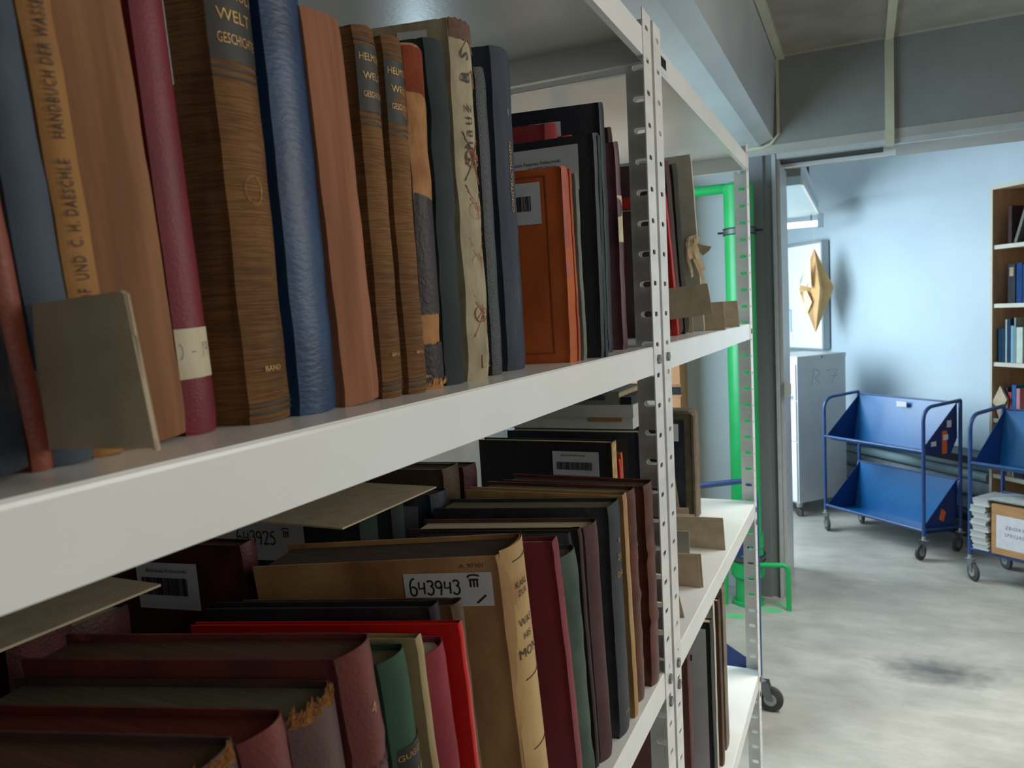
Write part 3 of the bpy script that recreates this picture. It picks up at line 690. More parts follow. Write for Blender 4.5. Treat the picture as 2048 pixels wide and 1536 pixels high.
# ------------------------------------------------------------------ second rack contents
G4 = 'books on the second rack'
def c1(X, yb, yt, t, H, cov, label, z0=Z1, **k):
    return book(X, yb, yt, t, H, cov=cov, label=label, group=G4, z0=z0, **k)
c1(-.372, 1.600, 1.515, .030, .27, leather('dull_maroon', (60, 38, 38), (48, 32, 34)), 'dull maroon volume leaning against the post on the upper shelf, second rack')
c1(-.362, 1.645, 1.560, .016, .300, mat('bright_red_board', (196, 44, 38), (180, 36, 32), rough=.5), 'slim bright red book leaning on the upper shelf of the second rack', r=.001, hinge=False)
c1(-.364, 1.668, 1.575, .040, .366, cloth('plum_brown_cloth', (78, 56, 52), (64, 46, 44)), 'plum brown volume right behind the slim bright red book', r=.001)
c1(-.362, 1.722, 1.640, .045, .368, cloth('olive_black_cloth', (52, 52, 42), (38, 38, 32)), 'olive black volume beside the tall grey board, second rack', r=.002)
b = c1(-.352, 1.885, 1.775, .012, .415, mat('greyish_board', (186, 181, 164), (172, 166, 150), rough=.9, sc=(20, 20, 20)), 'tall grey board folder leaning on the upper shelf, second rack', r=.0005, hinge=False, cat='folder')
tp = MB(); rn = random.Random(11)
for i, (x0, z0, L0, bend, w) in enumerate(((-.372, 1.858, .050, .010, .007), (-.364, 1.860, .040, -.006, .009), (-.353, 1.855, .075, .012, .006), (-.372, 1.850, .085, .003, .004), (-.360, 1.845, .10, .022, .005))):
    vs = []
    for k in range(9):
        q = k / 8
        x = x0 + bend * q * q + .004 * math.sin(q * 5 + i); z = z0 - L0 * q + .006 * math.sin(math.pi * min(1, q * 3)); y = 1.826 - .010 * math.sin(q * 3 + i) - .002 * i
        vs += [(x - w * (1 - .5 * q), y, z), (x + w * (1 - .5 * q), y + .004, z + .004)]
    tp.add(vs, [(2 * k, 2 * k + 1, 2 * k + 3, 2 * k + 2) for k in range(8)], True)
tp.add([(-.352, 1.822, 1.846), (-.340, 1.820, 1.840), (-.318, 1.816, 1.834), (-.322, 1.817, 1.826), (-.338, 1.82, 1.815), (-.345, 1.821, 1.822)], [(0, 1, 4, 5), (1, 2, 3, 4)])
tag(tp.build('torn_paper_strip', mat('yellowed_paper', (226, 206, 166), (206, 182, 138), rough=.8, sc=(60, 60, 60)), fix=False), 'crumpled yellowed paper strips hanging on the tall grey board', 'paper strips')
def marker(pts, y, label, th=.0022, m=CARD, lean=0, extra=None):
    o = MB().prism(pts, 'y', y, y + th).build('cardboard_marker', m)
    tag(o, label, 'cardboard marker', 'cardboard shelf markers'); return o
marker([(-.375, 1.673), (-.2785, 1.682), (-.2875, 1.744), (-.373, 1.738)], 1.585, 'tilted grey cardboard marker in front of the bright red book')
marker([(-.425, Z1), (-.362, Z1), (-.364, 1.684), (-.425, 1.683)], 1.80, 'cardboard marker under the tilted one, upper shelf of second rack')
marker([(-.392, Z1), (-.3045, Z1), (-.3085, 1.7068), (-.392, 1.705)], 1.90, 'upright cardboard marker in the middle, upper shelf of second rack')
marker([(-.44, Z1), (-.300, Z1), (-.3045, 1.7078), (-.44, 1.7065)], 2.10, 'upright cardboard marker nearest the far post, upper shelf')
o = marker([(-.48, Z2), (-.3185, Z2), (-.3225, 1.1737), (-.48, 1.1700)], 1.895, 'widest cardboard marker lying across the middle shelf, second rack')
marker([(-.40, Z2), (-.3265, Z2), (-.330, 1.165), (-.40, 1.163)], 1.62, 'square cardboard marker nearest the camera on the middle shelf')
marker([(-.40, Z2), (-.322, Z2), (-.3255, 1.166), (-.40, 1.163)], 1.625, 'second square cardboard marker tucked behind the nearest one')
marker([(-.45, Z2), (-.370, Z2), (-.370, 1.185), (-.45, 1.185)], 1.72, 'pale grey cardboard marker between the square and the widest one', m=mat('pale_grey_card', (150, 150, 140), rough=.9))
marker([(-.345, Z2), (-.326, Z2), (-.338, 1.15), (-.345, 1.15)], 1.45, 'narrow cardboard marker beside the double post, middle shelf')
o = marker([(-.56, Z2), (-.4345, Z2), (-.436, 1.121), (-.56, 1.118)], 2.10, 'low cardboard marker with pencilled note before the archive box')
put_text('pencil_note', 'czasopismo', .012, lambda a, c: (-.480 + a, 2.0996, 1.106 + c), INKB, o, font_shear=.3)
marker([(-.56, Z2), (-.455, Z2), (-.456, 1.134), (-.56, 1.13)], 2.12, 'low cardboard marker right behind the pencilled one')
# archive slipcase
ab = empty('archive_box', (-.44, 2.15, Z2))
f = MB(); f.prism([(-.30, 0), (0, 0), (0, .298), (-.012, .314), (-.30, .314)], 'y', .012, .016)
f.prism([(-.30, 0), (-.006, 0), (-.006, .006), (-.30, .006)], 'y', 0, .07)
f.prism([(-.006, 0), (0, 0), (0, .298), (-.006, .306)], 'y', 0, .07); f.prism([(-.30, .304), (-.008, .304), (-.012, .314), (-.30, .314)], 'y', 0, .07)
f.build('case', mat('brown_grey_board', (112, 98, 78), (94, 80, 64), rough=.85, sc=(30, 30, 30)), ab)
MB().box(-.27, .008, .01, -.030, .0118, .285).build('inner_cover', navyL, ab)
MB().box(-.13, .0066, .225, -.045, .0078, .275).build('label', PAPER, ab)
MB().prism([(-.12, 0), (-.045, 0), (-.075, .265), (-.09, .265)], 'y', .001, .006).build('flap', CARD, ab)
tag(ab, 'tall brown archive slipcase on the middle shelf of the second rack', 'archive box')
b = c1(-.458, 1.455, 1.450, .030, .345, leather('black_torn_cover', (28, 26, 28), (38, 34, 36)), 'black folio with barcode label and a torn cream spine, second rack', z0=Z2, D=.30, r=.003)
o = cover_label(b, -.130, -.030, .275, .325); barcode(o, .008, .085, .012, .028); lab_text(o, 'Biblioteka Politechniki', .006, .045, .042)
band(b, 0, .345, mat('torn_cream_spine', (196, 168, 118), (160, 130, 84), rough=.9, sc=(100, 100, 40), nd=8), 'spine_strip', rag=.004)
c1(-.460, 1.505, 1.500, .012, .30, MATS['bright_red_board'], 'slim red book on the middle shelf behind the torn spine folio', z0=Z2, r=.001, hinge=False)
c1(-.462, 1.525, 1.520, .012, .31, orng, 'slim orange book on the middle shelf behind the torn spine folio', z0=Z2, r=.001, hinge=False)
b = c1(-.450, 1.620, 1.620, .045, .338, leather('blue_black_board', (18, 26, 40), (26, 34, 48)), 'blue black folio under the flat white box, second rack', z0=Z2, D=.32, r=.002)
MB().box(-.30, -.0025, .10, -.028, -.0012, .322).build('cover_panel', mat('umber_panel', (66, 54, 42), (54, 44, 36), rough=.8, sc=(20, 20, 20)), b.root)
c1(-.460, 1.850, 1.850, .045, .338, leather('blue_black_board'.replace('blue', 'navy'), (20, 26, 36), (28, 34, 44)), 'navy black folio holding up the rear of the flat white box', z0=Z2, D=.32, r=.002)
wb = empty('flat_box', (-.64, 1.78, 1.4304))
MB().box(-.18, -.12, 0, .165, .14, .030).build('tray', mat('white_box_board', (196, 198, 196), (184, 186, 184), rough=.5), wb)
MB().box(-.182, -.122, .026, .167, .142, .055).build('lid', mat('white_box_lid', (186, 188, 182), (176, 178, 172), rough=.5), wb)
MB().box(.06, -.1235, .018, .140, -.1221, .027).build('label_slot', mat('ochre_slot', (140, 108, 60), rough=.7), wb)
tag(wb, 'flat white box lying across two tall folios, second rack', 'box')
b = empty('book', (-.505, 1.665, 1.4858)); MB().box(-.25, 0, 0, 0, .18, .003).build('cover', cloth('stone_grey_cloth', (124, 126, 118), (110, 112, 106)), b)
MB().box(-.25, 0, .027, 0, .18, .030).build('cover', MATS['stone_grey_cloth'], b); MB().box(-.25, 0, .003, -.002, .003, .027).build('spine', MATS['stone_grey_cloth'], b)
MB().box(-.248, .004, .003, -.003, .177, .027).build('page_block', PG['cream'], b)
MB().box(-.14, -.0006, .010, -.035, -.0002, .021).build('barcode', mat('dark_grey_print', (52, 54, 60), rough=.7), b)
tag(b, 'stone grey book lying flat on the white box', 'book', G4)
o = MB().box(-.502, 1.665, 1.4858, -.478, 1.80, 1.503).build('box', leather('black_card', (22, 24, 28)), None); tag(o, 'small black case lying on the white box beside the grey book', 'case')
# lower shelf of second rack
b = c1(-.352, 1.600, 1.590, .030, .400, leather('brick_red_cloth', (98, 50, 44), (84, 42, 38)), 'brick red folio on the bottom visible shelf of the second rack', z0=Z3, D=.28, r=.003)
c1(-.368, 1.655, 1.645, .025, .355, cloth('khaki_cloth', (104, 92, 70), (90, 80, 62)), 'khaki volume between the brick red and the white folio', z0=Z3, r=.002)
b = c1(-.326, 1.720, 1.715, .028, .425, leather('matt_black_board', (24, 28, 28), (32, 36, 34)), 'white covered folio with a matt black spine, low shelf', z0=Z3, D=.26, r=.002)
MB().box(-.24, -.0022, .004, -.012, -.0012, .410).build('cover_sheet', PAPER, b.root)
MB().box(-.075, -.0028, .330, -.045, -.0023, .345).build('printed_mark', INK, b.root)
b = c1(-.332, 1.790, 1.785, .020, .445, mat('off_white_board', (196, 190, 176), (184, 178, 164), rough=.8), 'taller off white folio behind the black spined one', z0=Z3, D=.26, r=.001)
c1(-.328, 1.850, 1.840, .022, .43, leather('flaking_brown_leather', (104, 68, 46), (76, 60, 46), c3=(140, 128, 108)), 'flaking brown leather volume on the low shelf, second rack', z0=Z3, D=.24, r=.003)
c1(-.332, 1.925, 1.915, .045, .435, cloth('putty_cloth', (134, 124, 106), (116, 106, 90)), 'putty grey volume at the open end of the low shelf', z0=Z3, D=.24, r=.002)
c1(-.352, 1.990, 1.980, .045, .462, leather('mahogany_leather', (84, 40, 32), (56, 32, 28)), 'mahogany volume topping the group on the low shelf', z0=Z3, D=.24, r=.003)

# ------------------------------------------------------------------ wooden cupboard behind
WOOD = mat('orange_beech', (196, 140, 96), (184, 126, 82), rough=.5, sc=(30, 30, 2), nd=6)
cp_ = empty('cupboard', (-1.5, 4.555, 0))
MB().box(-.5, -.12, 0, .527, .06, 2.40).build('body', WOOD, cp_)
MB().box(-.49, -.135, 1.25, .015, -.121, 2.37).build('door', WOOD, cp_); MB().box(.025, -.135, 1.25, .525, -.121, 2.37).build('door', WOOD, cp_)
MB().box(-.49, -.128, 1.19, .525, -.1205, 1.235).build('recess', leather('black_recess', (18, 18, 20)), cp_)
MB().box(-.49, -.135, .05, .015, -.121, 1.175).build('door', WOOD, cp_); MB().box(.025, -.135, .05, .525, -.121, 1.175).build('door', WOOD, cp_)
tag(cp_, 'orange beech cupboard standing by the white wall behind the racks', 'cupboard')

# ------------------------------------------------------------------ green pipe
GREEN = mat('green_gloss_paint', (30, 176, 96), (24, 164, 84), rough=.35, sc=(8, 8, 8), spec=.6, bump=.15, bsc=(30, 30, 30))
pc = (-.615, 4.38)
pr = empty('standpipe', (pc[0], pc[1], 0))
def ring(path, r): return MB().tube(path, r, 28)
MB().tube([(0, 0, .30), (0, 0, 2.335), (0, 0, 2.352)], [.080, .080, .066], 32).build('pipe', GREEN, pr)
MB().tube([(0, 0, .0), (0, 0, .02)], .088, 28).build('flange', GREEN, pr)
bb = MB(); bb.tube([(0, 0, .02), (0, 0, .075), (0, 0, .14), (0, 0, .17), (0, 0, .29), (0, 0, .335)], [.070, .068, .068, .092, .092, .080], 32); bb.build('base_fitting', GREEN, pr)
MB().tube([(0, 0, .335), (0, 0, .40)], .090, 28).build('collar', GREEN, pr)
for z in (2.09, .275):
    c_ = MB(); c_.tube([(0, 0, z - .013), (0, 0, z + .013)], .0955 if z < 1 else .0845, 28); c_.build('clamp', mat('grey_clamp', (96, 100, 104), rough=.4, metal=.5), pr)
    d_ = MB()
    for q in (-.016, .016): d_.tube([(math.cos(a) * (.097 if z < 1 else .086), math.sin(a) * (.097 if z < 1 else .086), z + q) for a in [i * math.pi / 14 for i in range(28)]], .003, 6, closed=True)
    if z > 1: d_.box(-.115, -.006, z - .006, -.08, .006, z + .006); d_.box(.08, -.006, z - .006, .125, .006, z + .006)
    d_.build('clamp_rubber', INK, pr)
MB().tube([(-.55, 0, 2.33), (.0, 0, 2.33)], .028, 20).build('branch_pipe', GREEN, pr)
bb = MB(); bb.tube([(.06, -.06, .245), (.20, -.06, .255), (.218, -.06, .245), (.223, -.06, .22), (.223, -.06, .0)], .014, 12); bb.build('drain_pipe', GREEN, pr)
bb = MB(); bb.tube([(-.11, -.06, .20), (-.115, -.06, .0)], .012, 12); bb.build('drain_pipe', GREEN, pr)
tag(pr, 'thick glossy green standpipe in front of the grey column', 'pipe')
sp_ = MB(); rn = random.Random(8)
for (x, y, rx, ry) in ((-.475, 4.40, .06, .035), (-.440, 4.50, .05, .02), (-.56, 4.43, .05, .02), (-.66, 4.26, .06, .035)):
    pts = [(x + rx * math.cos(a) * rn.uniform(.8, 1.1), y + ry * math.sin(a) * rn.uniform(.8, 1.1) - .1) for a in [i * math.pi / 8 for i in range(16)]]
    sp_.prism(pts, 'z', .0002, .0012)
o = tag(sp_.build('paint_splash', mat('green_paint_drips', (80, 200, 120), (110, 190, 130), rough=.4)), 'green paint splashes on the concrete around the standpipe', 'paint splashes'); o['kind'] = 'stuff'

# ------------------------------------------------------------------ book trolleys
BLUE = mat('blue_tube_paint', (24, 60, 112), (32, 72, 128), rough=.35, sc=(20, 20, 20), spec=.6)
TRAY = mat('blue_sheet_metal', (14, 96, 152), (10, 84, 140), rough=.33, sc=(3, 3, 3), spec=.6, coat=0, bump=.4, bsc=(8, 8, 8))
RUB = mat('grey_rubber', (70, 70, 68), (54, 54, 54), rough=.6); HUB = mat('caster_steel', (170, 176, 180), rough=.35, metal=.7)
ORST = mat('orange_sticker', (214, 110, 48), (204, 98, 40), rough=.5)
def trolley(w, d, loc, rz, label, swivel=None):
    root = empty('book_trolley', loc, (0, 0, rz))
    for x in (0, w):
        t_ = MB(); pts = [(x, 0, .145), (x, 0, .90)] + [(x, .085 - .085 * math.cos(a), .90 + .10 * math.sin(a) * .85) for a in [R(v) for v in (15, 30, 45, 60, 75, 90)]] + [(x, d, 1.0)]
        t_.tube(pts, .0115, 14); t_.tube([(x, d, 1.0), (x, d, .145)], .0115, 14)
        t_.build('side_frame', BLUE, root)
        MB().tube([(x, 0, .19), (x, d, .16)], .007, 10).build('brace', BLUE, root)
        MB().tube([(x, d, .30), (x, d - .02, .42), (x, d - .012, .46), (x, d, .48)], .007, 10).build('loop', BLUE, root)
    for (z0, z1) in ((.70, .985), (.185, .475)):
        MB().tube([(0, 0, z0), (w, 0, z0)], .010, 12).build('front_rail', BLUE, root)
        q = MB(); th = .0015; nx = 24
        prof = [(.0, z0 + .008), (.05, z0 - .03), (d * .80, z0 - .045), (d - .012, z1)]
        # back and bottom sheet
        vs = []; 
        for i in range(nx + 1):
            x = .02 + (w - .04) * i / nx
            for (yy, zz) in prof: vs.append((x, yy, zz))
        n = len(prof)
        q.add(vs, [(i * n + k, (i + 1) * n + k, (i + 1) * n + k + 1, i * n + k + 1) for i in range(nx) for k in range(n - 1)])
        q.add([(v[0], v[1] + .001, v[2] - .0015) for v in vs], [(i * n + k, i * n + k + 1, (i + 1) * n + k + 1, (i + 1) * n + k) for i in range(nx) for k in range(n - 1)])
        q.build('tray', TRAY, root, fix=False)
        MB().tube([(.01, d - .012, z1), (w - .01, d - .012, z1)], .006, 10).build('rear_rail', BLUE, root)
        for x in (.018, w - .018):
            MB().prism([(.012, z0 + .012), (.05, z0 - .032), (d * .80, z0 - .047), (d - .008, z0 - .047 + .10), (d - .010, z1)], 'x', x - .0012, x + .0012).build('end_panel', mat('navy_sheet_metal', (16, 50, 112), (12, 42, 98), rough=.4, sc=(5, 5, 5)), root)
    for x in (0, w):
        for y in (0, d):
            c_ = MB(); s = 1 if x else -1
            c_.tube([(x, y, .125), (x, y, .150)], .012, 10)
            ox, oy = x + (.030 if not x else .006), y + (-.008)
            a = .5 if not x else 1.45
            dx, dy = swivel or (math.cos(a), -math.sin(a))
            cx, cy_ = x + dx * .034, y + dy * .034
            for sg in (-1, 1):
                px, py = -dy * .014 * sg, dx * .014 * sg
                c_.add([(x + px - dx * .015, y + py - dy * .015, .128), (x + px + dx * .03, y + py + dy * .03, .128), (cx + px + dx * .01, cy_ + py + dy * .01, .048), (cx + px - dx * .01, cy_ + py - dy * .01, .048)], [(0, 1, 2, 3), (3, 2, 1, 0)])
            c_.box(x - .018, y - .018, .124, x + .03, y + .018, .128)
            cs = c_.build('caster_fork', HUB, root, fix=False)
            w_ = MB(); w_.tube([(cx + dy * .010, cy_ - dx * .010, .0525), (cx + dy * .007, cy_ - dx * .007, .0525), (cx - dy * .007, cy_ + dx * .007, .0525), (cx - dy * .010, cy_ + dx * .010, .0525)], [.046, .0520, .0520, .046], 22)
            wo = w_.build('wheel', RUB, root)
            h_ = MB(); h_.tube([(cx + dy * .0115, cy_ - dx * .0115, .0525), (cx - dy * .0115, cy_ + dx * .0115, .0525)], .026, 16); h_.build('hub', HUB, wo)
    return tag(root, label, 'book trolley', 'blue book trolleys')
a1 = math.atan2(5.443 - 5.995, .335 + .273)
T1 = trolley(.82, .34, (-.273, 5.995, 0), a1, 'empty blue two tier book trolley in the middle of the reading room')
MB().box(.375, .290, .925, .455, .2915, .962).build('label', PAPER, T1, rot=(0, 0, 0))
for (y0, z0, y1, z1, m_) in ((.19, .66, .235, .81, ORST), (.20, .75, .245, .785, PAPER), (.235, .83, .275, .875, PAPER), (.09, .72, .135, .75, PAPER)):
    MB().box(.8035, y0, z0, .8045 + (.001 if m_ is PAPER else 0), y1, z1).build('sticker', m_, T1)
MB().prism([(.16, .235), (.20, .21), (.225, .27), (.185, .30)], 'x', .8035, .8045).build('sticker', ORST, T1)
T2 = trolley(.82, .34, (.5566, 5.1296, 0), a1 + .10, 'blue book trolley cut by the right edge, carrying papers')
T3 = trolley(.80, .36, (-.412, 3.20, 0), R(140.7), 'blue book trolley parked behind the second rack', swivel=(-.95, -.75))
# load of the right trolley
mt = T2.matrix_basis.copy()
bpy.context.view_layer.update()
def on_t2(o):
    o.location = T2.location; o.rotation_euler = (0, 0, a1 + .10); return o
nsp = MB(); rn = random.Random(21); z = .197
G5 = 'periodical issues stacked on the right trolley'
i = 0
while z < .50:
    th = rn.uniform(.009, .016); dx = rn.uniform(-.016, .012) - .02 * (z - .15)
    q = MB(); q.box(.028 + dx, -.020, z, .115 + dx, .20, z + th * .93)
    o = on_t2(q.build('periodical', mat('periodical_paper_%d' % (i % 3), ((196, 200, 196), (178, 184, 184), (160, 166, 168))[i % 3], ((178, 182, 178), (160, 166, 168), (150, 154, 154))[i % 3], rough=.8, sc=(5, 5, 600)), None))
    names = ['lowest', 'second lowest', 'third', 'fourth', 'fifth', 'sixth', 'seventh', 'eighth', 'ninth', 'tenth', 'eleventh', 'twelfth', 'thirteenth', '14th', '15th', '16th', '17th', '18th', '19th', '20th', '21st', '22nd', '23rd', '24th', '25th', '26th', '27th', '28th', '29th', '30th']
    tag(o, 'pale periodical issue, %s from the bottom of the stack on the right trolley' % names[i], 'periodical', G5)
    z += th; i += 1
ztop = z
q = MB()
for k in range(4): q.box(.10 + .02 * k, -.018 - .003 * k, ztop + .003 * k + .0004, .30 + .02 * k, .19, ztop + .003 * k + .0026)
o = on_t2(q.build('paper_sheaf', mat('grey_sheaf', (176, 182, 180), (150, 156, 156), rough=.8), None)); tag(o, 'loose sheaf of papers lying on top of the periodical stack', 'papers')
bx = empty('cardboard_box'); on_t2(bx)
MB().box(.135, -.022, .197, .46, .20, .485).build('body', mat('brown_carton', (176, 136, 92), (162, 122, 80), rough=.85, sc=(6, 6, 40)), bx)
lbx = MB().box(.162, -.0232, .235, .44, -.0224, .425).build('label', PAPER, bx)
put_text('printed_text', 'ZBIORY', .027, lambda a, c: (.262 + a, -.0240, .360 + c), INKG, lbx, font_shear=.1, spacing=1.15)
put_text('printed_text', 'SPECJALNE', .027, lambda a, c: (.280 + a, -.0240, .318 + c), INKG, lbx, font_shear=.1, spacing=1.15)
tag(bx, 'brown cardboard box with a white lettered label on the right trolley', 'box')

# ------------------------------------------------------------------ white cabinet on casters
D_ = Vector((.633, .774, 0)); ang = math.atan2(.774, .633)
cab = empty('rolling_cabinet', (-.473, 6.26, 0), (0, 0, ang))
CABW = mat('white_cabinet_metal', (196, 202, 204), (186, 192, 196), rough=.35, sc=(3, 3, 3))
MB().box(0, 0, .115, .525, .42, 1.235).build('body', CABW, cab)
MB().box(-.003, -.004, 1.235, .528, .424, 1.268).build('top', CABW, cab)
for (z0, z1) in ((.13, .60), (.61, .92), (.93, 1.21)):
    d_ = MB().box(-.012, .012, z0, -.001, .408, z1).build('drawer', mat('window_lit_front', (222, 230, 232), rough=.35), cab)  # fronts coloured lighter than the body for assumed window light on this side
MB().box(-.0135, .03, .935, -.0125, .39, .965).build('handle_recess', mat('slate_recess', (120, 140, 156), rough=.5), cab)
handwriting('R7', .10, .003, lambda a, c: (.12 + a * 1.3, -.0008, 1.03 + c), INKG, cab, adv=1.5)
MB().tube([(.26, -.0045, 1.252), (.26, -.0060, 1.252)], .008, 12).build('lock', INK, cab)
for (x, y) in ((.04, .04), (.48, .04), (.04, .38), (.48, .38)):
    c_ = MB(); c_.tube([(x, y, .075), (x, y, .115)], [.022, .03], 12); co = c_.build('caster', HUB, cab)
    MB().tube([(x - .010, y, .034), (x + .010, y, .034)], .033, 18).build('wheel', RUB, co)
tag(cab, 'tall white metal cabinet on casters left of the blue trolley', 'cabinet')

# ------------------------------------------------------------------ bookcase
bk_rot = math.atan2(eR.y, eR.x)
v0 = rr(-4.008, 4.27)
case = empty('bookcase', v0, (0, 0, bk_rot))
BEECH = mat('pale_beech', (196, 176, 140), (184, 162, 126), rough=.5, sc=(30, 30, 3)); EDGE = mat('bookcase_edging', (188, 188, 172), (180, 180, 164), rough=.5, sc=(10, 10, 10))
BROWNW = mat('brown_veneer', (192, 158, 124), (178, 142, 108), rough=.6, sc=(30, 30, 3), nd=6)
wbk = .90
def panel(nm, x0, y0, z0, x1, y1, z1, m=BROWNW): return MB().box(x0, y0, z0, x1, y1, z1).build(nm, m, case)
panel('side_panel', 0, .002, 0, .018, .30, 2.335); panel('side_panel', wbk - .018, .002, 0, wbk, .30, 2.335)
panel('top_panel', 0, .002, 2.335, wbk, .30, 2.358); panel('back_panel', .018, .288, .05, wbk - .018, .30, 2.335)
panel('edging', -.0005, 0, 0, .018, .002, 2.358, EDGE); panel('edging', .018, 0, 2.335, wbk, .002, 2.358, EDGE)
SH = (1.985, 1.612, 1.235, .868, .50, .10)
for z in SH:
    s_ = panel('shelf', .018, .012, z - .026, wbk - .018, .288, z); panel('edging', .018, .010, z - .026, wbk - .018, .0119, z, EDGE)
tag(case, 'tall beech bookcase against the pale blue wall, cut by the right edge', 'bookcase')
G6 = 'small books in the bookcase'
def kb(x, z, t, H, c, label, lean=0, y=.035, D=.16):
    q = MB(); 
    q.box(0, 0, 0, t, .002, H); q.box(0, 0, 0, .0018, D, H); q.box(t - .0018, 0, 0, t, D, H)
    p = eR * x; base = Vector(v0) + eR * x + nW * y
    root = empty('book', (base.x, base.y, z + (t * math.sin(R(lean)) + .0005 if lean else 0)), (0, 0, bk_rot)); 
    if lean: root.rotation_euler = (Matrix.Rotation(bk_rot, 3, 'Z') @ Matrix.Rotation(R(lean), 3, 'Y')).to_euler()
    q.build('cover', cloth('case_cloth_%d_%d_%d' % c, c, tuple(max(0, v - 14) for v in c)), root)
    MB().box(.002, .003, .003, t - .002, D - .003, H - .003).build('page_block', PG['pale'], root)
    tag(root, label, 'book', G6)
    return root
kb(.100, SH[0], .026, .235, (66, 48, 50), 'dark maroon book standing on the top shelf of the bookcase')
kb(.140, SH[0], .020, .26, (120, 122, 118), 'grey book leaning diagonally on the top shelf of the bookcase', lean=19)
kb(.232, SH[0], .035, .24, (40, 54, 52), 'dark green book behind the leaning grey one, bookcase top shelf')
k_ = kb(.100, SH[1], .052, .245, (48, 54, 62), 'charcoal book with a beige label, second shelf of the bookcase')
MB().box(.012, -.0008, .17, .040, -.0002, .225).build('label', CARD2, k_)
kb(.160, SH[1], .040, .248, (20, 66, 120), 'deep blue book on the second shelf of the bookcase')
kb(.202, SH[1], .040, .24, (26, 60, 100), 'second deep blue book on the second shelf of the bookcase')
kb(.022, SH[2], .030, .215, (24, 68, 92), 'teal blue book at the left end of the third bookcase shelf')
kb(.054, SH[2], .026, .218, (22, 56, 84), 'darker teal book second on the third bookcase shelf')
kb(.083, SH[2], .014, .275, (150, 172, 172), 'slim pale book taller than its neighbours, third bookcase shelf')
kb(.099, SH[2], .022, .278, (28, 56, 84), 'navy book beside the slim pale one, third bookcase shelf')
kb(.123, SH[2], .022, .235, (120, 170, 190), 'light blue spine book on the third bookcase shelf')
kb(.147, SH[2], .012, .285, (140, 158, 156), 'slim grey green book on the third bookcase shelf')
kb(.162, SH[2], .045, .225, (190, 206, 200), 'broad off white book on the third bookcase shelf')
kb(.035, SH[3], .022, .20, (128, 172, 196), 'light blue book on the fourth bookcase shelf behind the folded card')
kb(.059, SH[3], .030, .19, (110, 104, 100), 'grey brown book on the fourth bookcase shelf')
kb(.091, SH[3], .012, .205, (70, 56, 60), 'thin dark book on the fourth bookcase shelf')
kb(.105, SH[3], .026, .178, (168, 70, 72), 'rose red book on the fourth bookcase shelf')
kb(.133, SH[3], .030, .225, (40, 96, 150), 'mid blue book on the fourth bookcase shelf')
kb(.165, SH[3], .026, .205, (190, 130, 146), 'pink book at the right on the fourth bookcase shelf')
fo = MB(); base = Vector(v0) + eR * .07 + nW * .005
fo.add([(-.055, 0, .105), (-.005, .01, .215), (.055, 0, .130), (.020, .004, .075), (-.022, .003, .072)], [(0, 1, 2, 3, 4)]); fo.add([(-.055, .018, .105), (-.005, .024, .215), (.055, .018, .130), (.020, .02, .0), (-.022, .02, .0)], [(4, 3, 2, 1, 0)])
fo.add([(-.055, 0, .105), (-.055, .018, .105), (-.005, .024, .215), (-.005, .01, .215), (.055, 0, .130), (.055, .018, .130)], [(0, 1, 2, 3), (3, 2, 5, 4)])
fo.add([(-.022, .003, .072), (.020, .004, .075), (.02, .02, 0), (-.022, .02, 0)], [(0, 1, 2, 3)])
o = fo.build('folded_card', mat('beige_folded_card', (186, 172, 148), (170, 154, 130), rough=.8), None, fix=False); o.location = (base.x, base.y, SH[3]); o.rotation_euler = (0, 0, bk_rot)
tag(o, 'beige folded paper card in front of the fourth shelf books', 'folded card')
kb(.10, SH[4], .030, .20, (150, 146, 134), 'grey beige book on the fifth bookcase shelf')
kb(.135, SH[4], .012, .22, (196, 200, 196), 'slim white book on the fifth bookcase shelf')
kb(.160, SH[4], .060, .21, (60, 66, 80), 'dark slate binder on the fifth bookcase shelf')

# ------------------------------------------------------------------ heating pipes on the diagonal wall
rv = rr(-7.6, 4.30)
rad = empty('radiator', rv, (0, 0, bk_rot)); Lr = 3.55
PTEAL = mat('grey_teal_paint', (128, 152, 158), (116, 140, 148), rough=.35, sc=(4, 4, 4)); PDK = mat('dark_duct', (58, 66, 70), (48, 56, 60), rough=.5)
MB().tube([(0, .02, .455), (Lr, .02, .455)], .034, 18).build('pipe', PTEAL, rad)
MB().box(0, -.02, .53, Lr, .20, .585).build('ledge', PDK, rad)
MB().box(0, .05, .20, Lr, .12, .40).build('panel', mat('radiator_panel', (130, 146, 154), (118, 134, 144), rough=.5), rad)
MB().tube([(0, .03, .175), (Lr, .03, .175)], .018, 12).build('pipe', PDK, rad)
MB().tube([(0, .03, .30), (Lr, .03, .30)], .010, 12).build('pipe', PDK, rad)
MB().box(0, .02, .0, Lr, .14, .115).build('plinth', PDK, rad)
tag(rad, 'grey teal heating pipes and panel running along the diagonal wall', 'radiator')

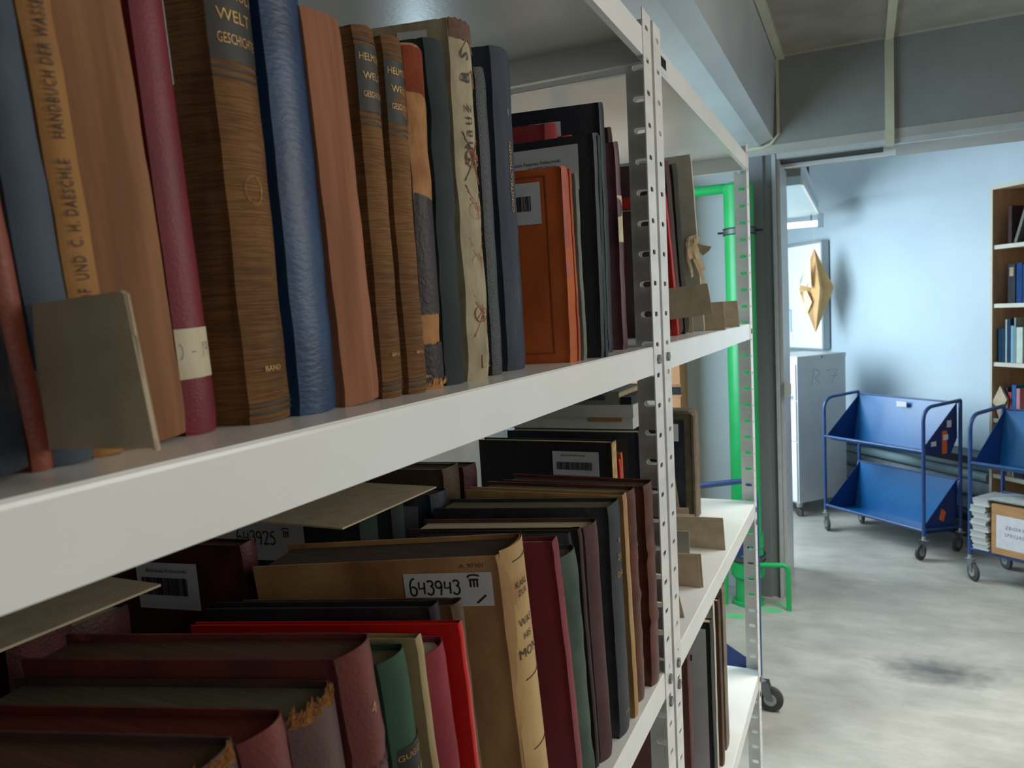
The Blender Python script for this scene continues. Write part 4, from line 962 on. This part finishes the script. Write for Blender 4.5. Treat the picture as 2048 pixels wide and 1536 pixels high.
# ------------------------------------------------------------------ whiteboard, paper star, lamp, duct in the far left corner
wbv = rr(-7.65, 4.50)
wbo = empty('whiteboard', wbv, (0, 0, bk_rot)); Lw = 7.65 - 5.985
MB().box(0, 0, 1.25, Lw, .05, 2.215).build('board', mat('gloss_white_board', (244, 248, 248), rough=.25), wbo)  # board white also stands in for a sunlit patch on this wall
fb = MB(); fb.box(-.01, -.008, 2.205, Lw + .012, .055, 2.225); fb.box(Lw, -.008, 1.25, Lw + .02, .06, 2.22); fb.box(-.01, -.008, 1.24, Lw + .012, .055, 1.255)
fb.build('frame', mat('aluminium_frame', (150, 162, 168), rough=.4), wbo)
ln_ = MB()
for (x0, z0, x1, z1) in ((Lw - .50, 1.98, Lw - .49, 1.62), (Lw - .62, 1.62, Lw - .45, 1.60), (Lw - .60, 1.60, Lw - .56, 1.30), (Lw - .48, 1.60, Lw - .45, 1.40)):
    ln_.box(min(x0, x1), -.0012, min(z0, z1), max(x0, x1), -.0004, max(z0, z1))
for k in range(3): ln_.tube([(Lw - .22 + (.09 - .01 * k) * math.cos(a), -.0012, 1.86 + (.09 - .015 * k) * math.sin(a)) for a in [i * .4 for i in range(14 + k)]], .003, 5)
ln_.build('drawing', mat('pale_marker', (160, 200, 206), rough=.6), wbo)
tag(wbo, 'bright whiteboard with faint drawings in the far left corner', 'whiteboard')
st = empty('paper_star', (-.385, 7.17, 1.78))
TAN = mat('shaded_tan_paper', (216, 176, 124), (198, 154, 100), rough=.8, sc=(10, 10, 6)); CRM = mat('lit_cream_paper', (228, 216, 184), (214, 200, 166), rough=.8, sc=(10, 10, 6))  # light put into the paper colour: cream for lit left, tan for shade
q = MB(); n = 10
up_, dn_ = (0, 0, .36), (0, 0, -.37)
eq = [((.150 if i % 2 == 0 else .085) * math.cos(2 * math.pi * i / n), (.150 if i % 2 == 0 else .085) * math.sin(2 * math.pi * i / n), .02 * (-1) ** i) for i in range(n)]
for i in range(n):
    j = (i + 1) % n
    q.add([up_, eq[i], eq[j]], [(0, 1, 2)]); 
    lo = [(eq[i][0] * .92, eq[i][1] * .92, -.03), (eq[j][0] * .92, eq[j][1] * .92, -.03)]
    q.add([dn_, lo[1], lo[0]], [(0, 1, 2)]); q.add([eq[i], lo[0], lo[1], eq[j]], [(0, 1, 2, 3)])
q.build('body', TAN, st, fix=False)
q = MB(); rn = random.Random(2)
for i in range(11):
    a = R(150 + rn.uniform(-80, 130)); el = rn.uniform(-.7, .7); d = Vector((math.cos(a) * math.cos(el), math.sin(a) * math.cos(el), math.sin(el)))
    p0 = Vector((-.06, -.06, .0)); s = d.cross(Vector((0, 0, 1))).normalized() * .014
    q.add([p0 + s, p0 - s, p0 + d * rn.uniform(.08, .15)], [(0, 1, 2)])
q.add([(-.13, -.05, -.02), (-.06, -.11, .0), (-.02, -.09, -.10), (-.07, -.04, -.22), (-.12, -.03, -.12)], [(0, 1, 2, 3, 4)])
q.add([(-.03, -.10, .28), (-.11, -.08, .05), (-.02, -.125, .02)], [(0, 1, 2)])
q.build('spikes', CRM, st, fix=False)
MB().tube([(0, 0, .36), (0, 0, ZC - 1.78)], .0012, 6).build('string', CRM, st)
tag(st, 'long folded paper star hanging before the whiteboard', 'paper ornament')
# suspended duct and lamp
du = MB(); du.box(-1.6, 5.12, 2.41, -.345, 7.15, 2.55); o = du.build('air_duct', mat('pale_duct_paint', (180, 206, 216), (172, 198, 210), rough=.4), None)
m1 = MB(); m1.box(-.345, 5.12, 2.405, -.330, 7.15, 2.44); m1.box(-.345, 5.12, 2.52, -.335, 7.15, 2.56); m1.build('edge_strip', mat('white_edge_strip', (226, 228, 226), rough=.35), o)
m1 = MB(); m1.box(-1.6, 5.105, 2.46, -.345, 5.119, 2.54); m1.build('end_plate', mat('grey_end_plate', (140, 140, 134), rough=.6), o)
m1 = MB(); m1.box(-.42, 5.3, 2.55, -.40, 5.32, ZC); m1.build('hanger', PDK, o); MB().box(-.42, 6.9, 2.55, -.40, 6.92, ZC).build('hanger', PDK, o)
tag(o, 'pale suspended air duct near the ceiling of the far room', 'air duct')
la = empty('strip_lamp', (-.9, 6.98, 2.31))
MB().box(-.75, -.02, 0, .555, .02, .045).build('tube', mat('lamp_glow', (255, 252, 236), emit=(255, 250, 232), emis=2.2), la)
MB().box(.555, -.03, -.01, .60, .03, .10).build('end_cap', mat('lamp_cap', (120, 140, 152), rough=.5), la)
MB().box(.50, -.004, .045, .51, .004, .098).build('rod', PDK, la)
tag(la, 'glowing fluorescent strip lamp under the duct end', 'lamp')
